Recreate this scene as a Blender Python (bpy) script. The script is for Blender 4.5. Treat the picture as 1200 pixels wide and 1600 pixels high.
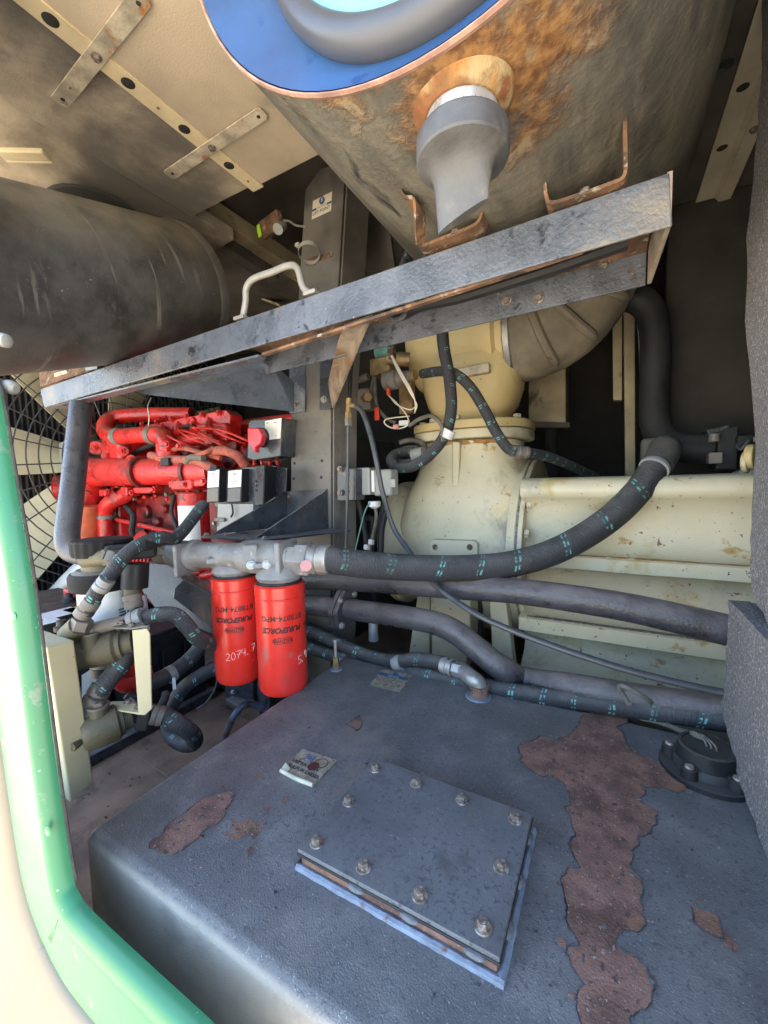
import bpy, bmesh, math, random
from mathutils import Vector, Matrix, noise as mnoise

for o in list(bpy.data.objects):
    bpy.data.objects.remove(o, do_unlink=True)
scene = bpy.context.scene
col = scene.collection
rnd = random.Random(7)

# ------------------------------------------------------------------ camera
# World axes follow the machine: X along it, Y into it, Z up.  Camera at the origin, held at the open door.
FPX = 635.0
YAW, PITCH, ROLL = (math.radians(a) for a in (29.05, 4.34, -1.24))
CF = Vector((-math.sin(YAW) * math.cos(PITCH), math.cos(YAW) * math.cos(PITCH), -math.sin(PITCH)))
_r0 = Vector((math.cos(YAW), math.sin(YAW), 0))
_u0 = _r0.cross(CF)
CR = _r0 * math.cos(ROLL) + _u0 * math.sin(ROLL)
CU = _u0 * math.cos(ROLL) - _r0 * math.sin(ROLL)
cam_data = bpy.data.cameras.new('camera')
cam_data.sensor_fit = 'HORIZONTAL'
cam_data.sensor_width = 36
cam_data.lens = 36 * FPX / 1200
cam_data.clip_start = 0.02
cam_data.clip_end = 2000
cam = bpy.data.objects.new('camera', cam_data)
cam.matrix_world = Matrix((CR, CU, -CF)).transposed().to_4x4()
col.objects.link(cam)
scene.camera = cam

# ------------------------------------------------------------------ light
SUN_DIR = Vector((-0.60, 0.22, 0.78)).normalized()      # towards the sun: along the machine, from the fan end
world = bpy.data.worlds.new('World')
scene.world = world
world.use_nodes = True
wn = world.node_tree.nodes
wl = world.node_tree.links
bg = wn['Background']
sky = wn.new('ShaderNodeTexSky')
sky.sky_type = 'NISHITA'
sky.sun_disc = False
sky.sun_elevation = math.asin(SUN_DIR.z)
sky.sun_rotation = math.atan2(SUN_DIR.x, SUN_DIR.y)
sky.air_density = 1.0
sky.dust_density = 0.6
wl.new(sky.outputs['Color'], bg.inputs['Color'])
bg.inputs['Strength'].default_value = 0.15
sun_d = bpy.data.lights.new('sun', 'SUN')
sun_d.energy = 5.0
sun_d.angle = math.radians(0.5)
sun_d.color = (1.0, 0.93, 0.82)
sun = bpy.data.objects.new('sun', sun_d)
sun.rotation_euler = (-SUN_DIR).to_track_quat('-Z', 'Y').to_euler()
col.objects.link(sun)
scene.view_settings.view_transform = 'Standard'
scene.view_settings.look = 'None'
scene.view_settings.gamma = 1
scene.view_settings.use_curve_mapping = False
scene.view_settings.exposure = 3.0

# ------------------------------------------------------------------ places
def ray(px, py):
    return CF + CR * ((px - 600) / FPX) + CU * ((800 - py) / FPX)
def at(px, py, x=None, y=None, z=None, d=None):
    """A point of the machine: the sight line through a place in the photograph met with a real plane or depth."""
    v = ray(px, py)
    if d is not None: return v * d
    if y is not None: return v * (y / v.y)
    if x is not None: return v * (x / v.x)
    return v * (z / v.z)
V = Vector

# ------------------------------------------------------------------ object helpers
WM = {}
def thing(name, label, cat, loc, group=None):
    o = bpy.data.objects.new(name, None)
    o.empty_display_size = 0.02
    o.location = loc
    col.objects.link(o)
    o['label'] = label; o['category'] = cat
    if group: o['group'] = group
    WM[o] = Matrix.Translation(loc)
    return o
def adopt(o, parent, m=None):
    m = m or Matrix.Identity(4)
    WM[o] = m
    o.matrix_world = m
    if parent is not None:
        o.parent = parent
        o.matrix_parent_inverse = WM[parent].inverted()
        o.matrix_basis = m
    return o
def tag(o, label, cat, group=None):
    o['label'] = label; o['category'] = cat
    if group: o['group'] = group
    return o
def struct(o):
    o['kind'] = 'structure'
    return o
def link(name, me, mat, parent=None, m=None):
    o = bpy.data.objects.new(name, me)
    if mat is not None and not me.materials: me.materials.append(mat)
    col.objects.link(o)
    return adopt(o, parent, m)

def frame(n, up=None):
    n = V(n).normalized()
    up = V(up) if up is not None else (V((0, 0, 1)) if abs(n.z) < 0.9 else V((0, 1, 0)))
    a = up.cross(n)
    if a.length < 1e-6: a = V((1, 0, 0)).cross(n)
    a.normalize()
    return a, n.cross(a), n
def basis(pos, n, up=None):
    a, b, c = frame(n, up)
    m = Matrix((a, b, c)).transposed().to_4x4()
    m.translation = pos
    return m
def crom(pts, k=8):
    """Smooth curve through the points; a point may carry a radius as its 4th number."""
    P = [V(p) for p in pts]
    if len(P) == 2: return [P[0].lerp(P[1], i / k) for i in range(k + 1)]
    out = []
    n = len(P)
    for i in range(n - 1):
        p0 = P[i - 1] if i > 0 else P[0] * 2 - P[1]
        p1, p2 = P[i], P[i + 1]
        p3 = P[i + 2] if i + 2 < n else P[n - 1] * 2 - P[n - 2]
        for j in range(k):
            t = j / k
            out.append(0.5 * ((2 * p1) + (p2 - p0) * t + (2 * p0 - 5 * p1 + 4 * p2 - p3) * t * t + (3 * p1 - p0 - 3 * p2 + p3) * t ** 3))
    out.append(P[-1])
    return out

class MB:
    def __init__(s):
        s.v = []; s.f = []; s.uv = {}
    def add(s, verts, faces):
        b = len(s.v)
        s.v += [V(p) for p in verts]
        s.f += [tuple(i + b for i in f) for f in faces]
        return b
    def box(s, lo, hi):
        (a, b, c), (d, e, f) = lo, hi
        s.add([(a, b, c), (d, b, c), (d, e, c), (a, e, c), (a, b, f), (d, b, f), (d, e, f), (a, e, f)],
              [(0, 3, 2, 1), (4, 5, 6, 7), (0, 1, 5, 4), (1, 2, 6, 5), (2, 3, 7, 6), (3, 0, 4, 7)])
        return s
    def obox(s, c, n, size, up=None):
        a, b, w = frame(n, up)
        c = V(c); x, y, z = (q / 2 for q in size)
        vs = [c + a * i * x + b * j * y + w * k * z for k in (-1, 1) for i, j in ((-1, -1), (1, -1), (1, 1), (-1, 1))]
        s.add(vs, [(0, 3, 2, 1), (4, 5, 6, 7), (0, 1, 5, 4), (1, 2, 6, 5), (2, 3, 7, 6), (3, 0, 4, 7)])
        return s
    def prism(s, poly, off):
        """A plate: polygon of 3D points pushed along off."""
        P = [V(p) for p in poly]; off = V(off); n = len(P)
        b = len(s.v)
        s.v += P + [p + off for p in P]
        nrm = V((0, 0, 0))
        for i in range(n): nrm += P[i].cross(P[(i + 1) % n])
        flip = nrm.dot(off) > 0
        f0 = tuple(range(b, b + n)); f1 = tuple(range(b + n, b + 2 * n))
        s.f.append(tuple(reversed(f0)) if flip else f0)
        s.f.append(f1 if flip else tuple(reversed(f1)))
        for i in range(n):
            j = (i + 1) % n
            q = (b + i, b + j, b + n + j, b + n + i)
            s.f.append(q if flip else tuple(reversed(q)))
        return s
    def rings(s, rings, closed_caps=(True, True), uvlen=None):
        n = len(rings[0]); b = len(s.v)
        for r in rings: s.v += [V(p) for p in r]
        for i in range(len(rings) - 1):
            for j in range(n):
                k = (j + 1) % n
                f = (b + i * n + j, b + i * n + k, b + (i + 1) * n + k, b + (i + 1) * n + j)
                if uvlen:
                    s.uv[len(s.f)] = [(j / n, uvlen[i]), ((j + 1) / n, uvlen[i]), ((j + 1) / n, uvlen[i + 1]), (j / n, uvlen[i + 1])]
                s.f.append(f)
        if closed_caps[0]: s.f.append(tuple(b + j for j in reversed(range(n))))
        if closed_caps[1]: s.f.append(tuple(b + (len(rings) - 1) * n + j for j in range(n)))
        return s
    def lathe(s, prof, origin, axis, n=24, up=None, caps=(True, True)):
        """prof: (distance along the axis, radius) pairs."""
        a, b, w = frame(axis, up); o = V(origin)
        rs = [[o + w * h + (a * math.cos(2 * math.pi * j / n) + b * math.sin(2 * math.pi * j / n)) * r for j in range(n)] for h, r in prof]
        return s.rings(rs, caps)
    def cyl(s, p0, p1, r, n=16, r1=None):
        p0 = V(p0); p1 = V(p1)
        L = (p1 - p0).length
        return s.lathe([(0, r), (L, r if r1 is None else r1)], p0, p1 - p0, n)
    def tube(s, path, r, n=12, caps=(True, True), wob=0):
        P = [V(p) for p in path]
        t = (P[1] - P[0]).normalized()
        a = t.orthogonal().normalized()
        if abs(t.z) < 0.9:
            a = (V((0, 0, 1)) - t * t.z).normalized()
        rs = []; L = [0.0]
        for i, p in enumerate(P):
            t2 = (P[min(i + 1, len(P) - 1)] - P[max(i - 1, 0)]).normalized()
            a = (a - t2 * a.dot(t2)).normalized()
            b = t2.cross(a)
            rr = r[i] if isinstance(r, (list, tuple)) else r
            if wob: rr *= 1 + wob * mnoise.noise(p * 60)
            rs.append([p + (a * math.cos(2 * math.pi * j / n) + b * math.sin(2 * math.pi * j / n)) * rr for j in range(n)])
            if i: L.append(L[-1] + (P[i] - P[i - 1]).length)
        return s.rings(rs, caps, L)
    def ball(s, c, r, n=12, m=8, sc=(1, 1, 1)):
        rs = []
        for i in range(1, m):
            th = math.pi * i / m
            rs.append([V(c) + V((math.cos(2 * math.pi * j / n) * math.sin(th) * r * sc[0], math.sin(2 * math.pi * j / n) * math.sin(th) * r * sc[1], -math.cos(th) * r * sc[2])) for j in range(n)])
        return s.rings(rs)
    def ribbon(s, path, wdir, w, th):
        """A bent strap: section w along wdir, th thick, following the path."""
        P = [V(p) for p in path]; wd = V(wdir).normalized()
        rs = []
        for i, p in enumerate(P):
            t = (P[min(i + 1, len(P) - 1)] - P[max(i - 1, 0)]).normalized()
            nn = t.cross(wd).normalized()
            rs.append([p - wd * w / 2 - nn * th / 2, p + wd * w / 2 - nn * th / 2, p + wd * w / 2 + nn * th / 2, p - wd * w / 2 + nn * th / 2])
        return s.rings(rs)
    def mesh(s, name, smooth=35, fix=True):
        me = bpy.data.meshes.new(name)
        me.from_pydata([tuple(p) for p in s.v], [], s.f)
        if s.uv:
            uvl = me.uv_layers.new(name='UVMap')
            for fi, uvs in s.uv.items():
                po = me.polygons[fi]
                for k, li in enumerate(po.loop_indices): uvl.data[li].uv = uvs[k]
        if fix:
            bm = bmesh.new(); bm.from_mesh(me)
            bmesh.ops.recalc_face_normals(bm, faces=bm.faces)
            bm.to_mesh(me); bm.free()
        if smooth:
            me.shade_smooth()
            me.set_sharp_from_angle(angle=math.radians(smooth))
        return me
    def build(s, name, mat, parent=None, bevel=0, smooth=35, seg=2, m=None):
        o = link(name, s.mesh(name, smooth), mat, parent, m)
        if bevel:
            b = o.modifiers.new('bevel', 'BEVEL')
            b.width = bevel; b.segments = seg; b.limit_method = 'ANGLE'; b.angle_limit = math.radians(40)
            b.harden_normals = True
        return o

def hexhead_mesh(name, r, h, washer=True, mat=None):
    b = MB()
    if washer: b.lathe([(0, r * 1.45), (h * .22, r * 1.4), (h * .25, r)], (0, 0, 0), (0, 0, 1), 14)
    b.lathe([(h * .2, r), (h * .88, r), (h, r * .86)], (0, 0, 0), (0, 0, 1), 6)
    b.lathe([(h, r * .6), (h * 1.03, r * .55)], (0, 0, 0), (0, 0, 1), 10)
    me = b.mesh(name, 30)
    me.materials.append(mat)
    return me
def bolt(parent, pos, n, me, name='bolt', turn=None):
    m = basis(pos, n) @ Matrix.Rotation(rnd.uniform(0, 6.3) if turn is None else turn, 4, 'Z')
    return link(name, me, None, parent, m)

def ragged(poly, amp, it=4, seed=1):
    """Roughen a 2D outline by midpoint displacement."""
    r = random.Random(seed)
    P = [V((p[0], p[1])) for p in poly]
    for _ in range(it):
        Q = []
        for i, p in enumerate(P):
            q = P[(i + 1) % len(P)]
            e = q - p
            nn = V((-e.y, e.x))
            Q += [p, (p + q) / 2 + nn * r.uniform(-amp, amp)]
        P = Q
    return P

_tc = {}
def text_geo(s, size, align='CENTER', bold=0.0, shear=0.0):
    key = (s, size, align, bold, shear)
    if key not in _tc:
        cu = bpy.data.curves.new('text', 'FONT')
        cu.body = s; cu.size = size; cu.align_x = align; cu.offset = bold; cu.shear = shear
        cu.resolution_u = 3
        o = bpy.data.objects.new('text', cu)
        me = bpy.data.meshes.new_from_object(o)
        _tc[key] = ([v.co.copy() for v in me.vertices], [tuple(p.vertices) for p in me.polygons])
        bpy.data.objects.remove(o); bpy.data.curves.remove(cu); bpy.data.meshes.remove(me)
    return _tc[key]
def text_flat(name, s, size, pos, xd, yd, mat, parent, align='CENTER', bold=0.0):
    vs, fs = text_geo(s, size, align, bold)
    b = MB(); xd = V(xd).normalized(); yd = V(yd).normalized()
    b.add([V(pos) + xd * v.x + yd * v.y for v in vs], fs)
    o = link(name, b.mesh(name, 0, False), mat, parent)
    o['kind'] = 'stuff'
    return o
def wrap(vs, c, axis_up, r, ang0, h0, flip=1):
    """Lay flat (u, v) on a standing cylinder: u runs round it, v up it."""
    out = []
    for v in vs:
        a = ang0 + flip * v[0] / r
        out.append(V(c) + V((math.cos(a) * r, math.sin(a) * r, h0 + flip * v[1])))
    return out
# ------------------------------------------------------------------ materials
def mat_new(name):
    m = bpy.data.materials.new(name); m.use_nodes = True
    return m, m.node_tree.nodes, m.node_tree.links, m.node_tree.nodes['Principled BSDF']
def _noise(N, L, vec, scale, detail=4, rough=.55, dist=0):
    n = N.new('ShaderNodeTexNoise')
    n.inputs['Scale'].default_value = scale; n.inputs['Detail'].default_value = detail
    n.inputs['Roughness'].default_value = rough; n.inputs['Distortion'].default_value = dist
    L.new(vec, n.inputs['Vector'])
    return n.outputs['Fac']
def _map(N, L, val, a, b, c=0, d=1):
    n = N.new('ShaderNodeMapRange'); n.interpolation_type = 'SMOOTHSTEP'
    for i, q in zip(('From Min', 'From Max', 'To Min', 'To Max'), (a, b, c, d)): n.inputs[i].default_value = q
    L.new(val, n.inputs['Value'])
    return n.outputs['Result']
def _mix(N, L, fac, a, b):
    n = N.new('ShaderNodeMix'); n.data_type = 'RGBA'
    if isinstance(fac, float): n.inputs[0].default_value = fac
    else: L.new(fac, n.inputs[0])
    for s_, q in ((6, a), (7, b)):
        if isinstance(q, tuple): n.inputs[s_].default_value = (*q, 1)
        else: L.new(q, n.inputs[s_])
    return n.outputs[2]
def _math(N, L, op, a, b=None):
    n = N.new('ShaderNodeMath'); n.operation = op
    for i, q in enumerate((a, b)):
        if q is None: continue
        if isinstance(q, (int, float)): n.inputs[i].default_value = q
        else: L.new(q, n.inputs[i])
    return n.outputs[0]
def paint(name, c, rough=.5, metal=0., var=.25, vs=9, spots=(), dust=None, front=None, bump=(60, .15), stretch=None, coat=0, rvar=.15, spec=.5, seedoff=0):
    """Worn surface. spots: (colour, scale, threshold, softness, detail); dust: (colour, amount) lies on faces that look up."""
    m, N, L, B = mat_new(name)
    tc = N.new('ShaderNodeTexCoord')
    vec = tc.outputs['Object']
    mp = N.new('ShaderNodeMapping'); mp.inputs['Location'].default_value = (seedoff, seedoff * .7, seedoff * 1.3)
    if stretch: mp.inputs['Scale'].default_value = stretch
    L.new(vec, mp.inputs['Vector']); svec = mp.outputs['Vector']
    n1 = _noise(N, L, svec, vs, 5, .6)
    lo = tuple(max(0, q * (1 - var)) for q in c); hi = tuple(min(1, q * (1 + var)) for q in c)
    colr = _mix(N, L, _map(N, L, n1, .3, .7), lo, hi)
    rg = _map(N, L, n1, .3, .7, rough - rvar * .5, min(1, rough + rvar))
    for i, sp in enumerate(spots):
        sc, scale, thr, soft = sp[:4]
        nn = _noise(N, L, svec, scale, sp[4] if len(sp) > 4 else 6, .65, .3)
        mk = _map(N, L, nn, thr, thr + soft)
        colr = _mix(N, L, mk, colr, sc)
    if dust:
        g = N.new('ShaderNodeNewGeometry')
        sx = N.new('ShaderNodeSeparateXYZ'); L.new(g.outputs['Normal'], sx.inputs[0])
        up = _map(N, L, sx.outputs['Z'], .05, .9)
        dn = _noise(N, L, vec, 14, 5, .6)
        mk = _math(N, L, 'MULTIPLY', up, _map(N, L, dn, .3, .65, .35 * dust[1], dust[1]))
        colr = _mix(N, L, mk, colr, dust[0])
        rg = _math(N, L, 'MAXIMUM', rg, _math(N, L, 'MULTIPLY', mk, .9))
    if front:                                            # dusty tan painted on door-facing sides to stand in for the light there
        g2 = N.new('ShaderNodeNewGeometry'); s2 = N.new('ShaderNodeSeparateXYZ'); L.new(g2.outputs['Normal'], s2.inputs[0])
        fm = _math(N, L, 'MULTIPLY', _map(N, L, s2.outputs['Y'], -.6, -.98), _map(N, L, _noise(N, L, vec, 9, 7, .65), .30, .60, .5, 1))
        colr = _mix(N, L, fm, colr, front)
    L.new(colr, B.inputs['Base Color']); L.new(rg, B.inputs['Roughness'])
    B.inputs['Metallic'].default_value = metal
    B.inputs['Specular IOR Level'].default_value = spec
    if coat: B.inputs['Coat Weight'].default_value = coat; B.inputs['Coat Roughness'].default_value = .15
    if bump:
        bn = N.new('ShaderNodeBump'); bn.inputs['Strength'].default_value = bump[1]; bn.inputs['Distance'].default_value = bump[2] if len(bump) > 2 else .002
        L.new(_noise(N, L, vec, bump[0], 4, .6), bn.inputs['Height'])
        L.new(bn.outputs['Normal'], B.inputs['Normal'])
    return m
RUST = (.20, .075, .028); RUST2 = (.33, .15, .05); DUST = (.30, .25, .18)
M = {}
M['concrete'] = paint('concrete', (.50, .42, .31), .9, var=.12, vs=3, bump=(40, .3))
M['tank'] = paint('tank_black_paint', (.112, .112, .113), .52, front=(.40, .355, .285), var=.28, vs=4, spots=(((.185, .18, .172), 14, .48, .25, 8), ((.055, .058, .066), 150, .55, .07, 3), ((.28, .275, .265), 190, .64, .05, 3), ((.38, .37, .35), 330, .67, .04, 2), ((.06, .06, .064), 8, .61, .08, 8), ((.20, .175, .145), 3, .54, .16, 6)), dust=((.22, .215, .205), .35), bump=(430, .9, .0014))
M['tankfront'] = paint('dusty_lit_front', (.46, .42, .35), .85, var=.25, vs=6, spots=(((.12, .115, .11), 7, .52, .2, 7), ((.36, .32, .26), 20, .60, .1, 6)), bump=(120, .5))  # dusty tan that paints warm light onto the tank front
M['peel'] = paint('rusted_bare_steel', (.20, .108, .078), .9, var=.45, vs=22, spots=(((.24, .125, .075), 11, .53, .12, 7), ((.10, .075, .07), 9, .58, .1, 6), ((.08, .05, .045), 110, .57, .1, 3), ((.34, .29, .25), 220, .64, .05, 2)), bump=(320, .9, .002))
M['lip'] = paint('lifted_paint_edge', (.045, .05, .06), .5, var=.3, bump=(200, .4))
M['hatch'] = paint('hatch_black_paint', (.118, .121, .126), .5, var=.28, vs=6, spots=(((.28, .275, .265), 200, .64, .05, 3), ((.06, .064, .072), 150, .55, .07, 3), ((.19, .182, .17), 16, .54, .2, 7), ((.07, .064, .06), 6, .57, .12, 6)), dust=((.14, .14, .14), .55), bump=(300, .4, .001))
M['weld'] = paint('painted_weld', (.19, .22, .27), .42, var=.3, vs=40, spots=(((.14, .06, .04), 30, .58, .08),), bump=(200, .6))
M['beam'] = paint('beam_black_paint', (.105, .118, .142), .28, var=.35, vs=11, spots=(((.24, .205, .15), 5, .55, .20, 8), ((.032, .034, .04), 30, .58, .1, 5), ((.30, .32, .35), 150, .68, .05, 3), (RUST, 26, .68, .05, 6)), dust=(DUST, .5), bump=(170, .95, .0022))
M['post'] = paint('post_black_paint', (.125, .115, .10), .45, var=.3, vs=8, spots=(((.17, .145, .105), 5, .5, .25, 5), ((.05, .05, .05), 40, .62, .1)), bump=(110, .25), dust=(DUST, .4))
M['bracket'] = paint('bracket_black_paint', (.042, .046, .056), .27, var=.3, vs=10, spots=(((.16, .15, .14), 160, .68, .06, 3), ((.10, .095, .085), 14, .56, .15)), dust=((.26, .245, .22), .75), bump=(150, .3))
M['rustplate'] = paint('rust_stained_plate', (.25, .205, .155), .7, var=.35, vs=14, spots=(((.17, .10, .055), 9, .52, .15, 7), ((.36, .32, .26), 6, .58, .15, 6)), bump=(160, .5))
M['gusset'] = paint('black_gloss_sky_tint', (.085, .105, .14), .3, var=.25, vs=9, spots=(((.16, .165, .17), 160, .62, .06, 3), ((.05, .06, .08), 20, .58, .1, 6)), bump=(170, .6))  # black plate tinted blue, its sky reflection put into the colour
M['baffle'] = paint('dark_baffle_foam', (.034, .032, .028), .95, var=.35, vs=5, spots=(((.06, .055, .045), 3, .54, .2, 6),), bump=(260, .6))
M['fitting'] = paint('dusty_black_fitting', (.055, .054, .053), .6, var=.3, vs=20, dust=((.16, .15, .14), .6), bump=(150, .4))
M['rust'] = paint('flaking_rust', (.17, .092, .052), .9, var=.55, vs=16, spots=(((.26, .135, .06), 14, .52, .12, 7), ((.075, .05, .038), 24, .52, .1, 6), ((.30, .26, .2), 50, .58, .06, 4)), bump=(160, .9, .002))
M['ruststeel'] = paint('rusty_strap', (.42, .37, .28), .75, var=.35, vs=25, spots=((RUST2, 14, .56, .08), (RUST, 30, .62, .08)), bump=(180, .5))
M['cleaner'] = paint('cleaner_old_black_paint', (.12, .112, .088), .5, var=.4, vs=10, stretch=(1, .45, 1), spots=(((.27, .24, .17), 6, .50, .22, 8), ((.05, .05, .048), 12, .60, .1, 7), ((.24, .13, .05), 9, .66, .06, 7)), bump=(80, .4))
M['cleaner_rust'] = paint('cleaner_rusted_end', (.27, .135, .045), .85, var=.5, vs=22, spots=(((.36, .27, .14), 12, .48, .12, 8), (RUST, 16, .52, .1, 7), ((.07, .05, .04), 28, .62, .06, 5)), bump=(120, .9, .002))
M['ring'] = paint('painted_sky_reflection', (.026, .075, .19), .32, var=.22, vs=5, spots=(((.42, .46, .52), 9, .66, .03, 11), ((.015, .05, .17), 30, .60, .1, 5)), bump=(120, .12))  # blue sky reflection of a black cap painted as colour, with pale scratches
M['ringedge'] = paint('worn_rim', (.34, .20, .15), .6, var=.3, vs=40, bump=(150, .4))
M['gasket'] = paint('rubber_cover', (.062, .066, .078), .36, var=.15, vs=6, bump=(60, .08))
M['lid'] = paint('pale_lid', (.17, .38, .43), .3, var=.05, bump=None)
M['spout'] = paint('grey_rubber_valve', (.075, .074, .073), .48, var=.3, vs=14, spots=(((.17, .148, .112), 11, .52, .2, 6), ((.08, .08, .08), 120, .60, .1)), bump=(220, .25))
M['chrome'] = paint('bare_steel_neck', (.62, .66, .72), .3, .7, var=.2, vs=40, stretch=(1, 1, .2), spots=(((.30, .15, .06), 26, .58, .05),), bump=(150, .2))
M['muffler'] = paint('muffler_black', (.072, .068, .064), .46, var=.5, vs=9, spots=(((.16, .15, .14), 260, .66, .06, 2), ((.11, .095, .07), 4, .55, .2, 8), ((.30, .26, .2), 60, .72, .03, 3)), bump=(150, .4), dust=((.36, .30, .22), .9))
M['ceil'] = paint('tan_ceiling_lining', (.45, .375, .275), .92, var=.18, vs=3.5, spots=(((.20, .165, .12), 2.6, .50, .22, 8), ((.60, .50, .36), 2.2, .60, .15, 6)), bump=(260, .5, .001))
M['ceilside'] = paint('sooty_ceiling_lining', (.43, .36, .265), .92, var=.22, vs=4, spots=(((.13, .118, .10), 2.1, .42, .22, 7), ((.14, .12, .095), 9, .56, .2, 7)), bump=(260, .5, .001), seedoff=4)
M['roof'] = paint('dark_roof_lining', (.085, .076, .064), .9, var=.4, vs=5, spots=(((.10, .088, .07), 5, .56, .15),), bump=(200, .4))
M['strip'] = paint('dusty_cream_strip', (.62, .52, .33), .55, var=.12, vs=14, spots=(((.25, .15, .07), 30, .70, .04),), bump=None)
M['strip2'] = paint('galvanised_strip', (.56, .50, .38), .5, .15, var=.15, vs=8, spots=(((.30, .25, .17), 9, .62, .1),), bump=None)
M['creambeam'] = paint('dusty_cream_paint', (.36, .30, .19), .6, var=.25, vs=7, spots=(((.09, .075, .05), 9, .56, .15),), bump=(60, .2))
M['wall'] = paint('black_foam_lining', (.024, .023, .021), .95, var=.4, vs=6, spots=(((.035, .032, .026), 4, .58, .2),), bump=(200, .5))
M['floor'] = paint('dirty_steel_floor', (.25, .172, .112), .85, var=.3, vs=7, spots=(((.10, .08, .065), 6, .52, .15, 7), ((.30, .22, .15), 22, .62, .1), ((.02, .018, .016), 90, .68, .05)), bump=(180, .5, .002))
M['cream'] = paint('cream_compressor_paint', (.62, .56, .39), .5, var=.10, vs=4, spots=(((.56, .44, .20), 4, .54, .2, 7), ((.46, .32, .13), 14, .63, .05, 9), ((.18, .10, .05), 48, .665, .03, 4), ((.31, .29, .225), 6, .52, .2, 7), ((.62, .50, .25), 11, .63, .08, 6)), bump=(45, .4, .003))
M['creamr'] = paint('cream_paint_rust_runs', (.62, .565, .40), .5, var=.08, vs=4, stretch=(1, 1, 1), spots=(((.30, .285, .225), 4, .50, .2, 8), ((.50, .39, .18), 6, .55, .12, 8), ((.44, .29, .12), 13, .61, .06, 9), ((.22, .11, .045), 30, .645, .03, 7), ((.12, .07, .04), 70, .67, .02, 3)), bump=(45, .4, .003), seedoff=2)
M['yellow'] = paint('yellow_cream_paint', (.60, .475, .235), .45, var=.08, vs=4, spots=(((.52, .36, .12), 5, .56, .16, 7), ((.24, .11, .04), 50, .69, .03, 4), ((.74, .66, .42), 5, .60, .2), ((.36, .28, .14), 8, .62, .12, 7)), bump=(50, .4, .003))
M['creamrust'] = paint('rust_on_cream', (.34, .17, .05), .8, var=.4, vs=40, spots=(((.62, .55, .36), 25, .55, .06),), bump=(120, .4))
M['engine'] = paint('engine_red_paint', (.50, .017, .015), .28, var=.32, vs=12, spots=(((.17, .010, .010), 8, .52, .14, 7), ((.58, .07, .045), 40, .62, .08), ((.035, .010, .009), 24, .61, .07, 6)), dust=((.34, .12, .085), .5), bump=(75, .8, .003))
M['engine_dark'] = paint('engine_red_shade_grime', (.20, .010, .010), .40, var=.5, vs=10, spots=(((.022, .010, .009), 8, .46, .15, 6),), bump=(70, .8, .003))  # darker engine red paints shade into the gaps, with grime spots
M['loom'] = paint('overpainted_loom', (.36, .085, .06), .7, var=.35, vs=40, spots=(((.10, .06, .05), 26, .58, .1),), bump=(200, .4), dust=(DUST, .4))
M['filter'] = paint('filter_red_enamel', (.70, .028, .018), .30, var=.08, vs=6, spots=(((.52, .035, .035), 6, .52, .2, 6), ((.42, .10, .085), 16, .60, .12, 7), ((.30, .05, .045), 90, .66, .04, 4)), bump=(12, .06, .004), coat=.2)
M['ink'] = paint('black_ink', (.05, .012, .012), .5, var=.1, bump=None)
M['chalk'] = paint('white_marker', (.80, .62, .58), .8, var=.1, bump=None)
M['alu'] = paint('cast_aluminium', (.26, .26, .255), .55, .35, var=.25, vs=16, spots=(((.17, .155, .135), 9, .50, .2, 7), ((.46, .46, .44), 40, .60, .1, 5), ((.09, .08, .07), 22, .62, .06, 6)), dust=((.42, .38, .32), .4), bump=(140, .4, .001))
M['steel'] = paint('zinc_steel', (.36, .355, .335), .42, .6, var=.2, vs=25, spots=(((.30, .24, .17), 18, .60, .1),), bump=(100, .2))
M['dullsteel'] = paint('dusty_fitting', (.17, .155, .135), .6, .25, var=.3, vs=22, dust=(DUST, .5), bump=(120, .3))
M['bolt'] = paint('rusty_bolt', (.19, .15, .12), .55, .3, var=.4, vs=120, spots=(((.34, .32, .30), 80, .50, .1),), bump=(300, .3))
M['boltc'] = paint('painted_bolt', (.52, .47, .33), .5, .1, var=.25, vs=90, bump=(200, .3))
M['brass'] = paint('dirty_brass', (.28, .19, .085), .5, .4, var=.4, vs=26, dust=((.24, .2, .14), .5), bump=(140, .4))
M['bronze'] = paint('olive_valve_body', (.115, .10, .06), .6, .15, var=.3, vs=18, dust=((.17, .14, .10), .6), bump=(120, .6))
M['rubber'] = paint('black_rubber', (.020, .021, .023), .55, var=.35, vs=14, dust=((.11, .105, .095), .45), bump=(160, .4), spec=.3)
M['rubberdust'] = paint('dusty_rubber_elbow', (.19, .165, .12), .7, var=.3, vs=8, spots=(((.36, .31, .215), 5, .46, .25, 7), ((.07, .062, .05), 16, .6, .1)), bump=(110, .3))
M['plastic'] = paint('black_plastic', (.017, .018, .020), .45, var=.25, vs=20, dust=((.11, .10, .09), .45), bump=(120, .2), spec=.3)
M['capplastic'] = paint('dusty_black_cap', (.012, .012, .012), .7, var=.3, vs=20, dust=((.11, .085, .07), .45), bump=(120, .3), spec=.2)
M['greyplastic'] = paint('grey_plastic', (.30, .30, .28), .55, var=.12, vs=14, spots=(((.24, .17, .11), 16, .64, .1),), dust=((.30, .26, .2), .4), bump=(100, .1))
M['white'] = paint('white_plastic', (.62, .62, .60), .4, var=.06, vs=16, bump=None)
M['label'] = paint('label_paper', (.66, .66, .62), .55, var=.08, vs=40, bump=None)
M['oldlabel'] = paint('weathered_label', (.30, .26, .18), .7, var=.3, vs=60, spots=(((.14, .11, .085), 55, .55, .1), ((.42, .38, .28), 90, .6, .08)), bump=None)
M['oldlabel_edge'] = paint('curled_label_edge', (.58, .55, .42), .6, var=.2, vs=60, bump=None)
M['liftlabel'] = paint('lift_label', (.62, .56, .42), .5, var=.06, bump=None)
M['labelink'] = paint('label_ink', (.03, .035, .05), .6, var=.1, bump=None)
M['labelblue'] = paint('label_blue', (.045, .10, .22), .6, var=.2, vs=80, bump=None)
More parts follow.
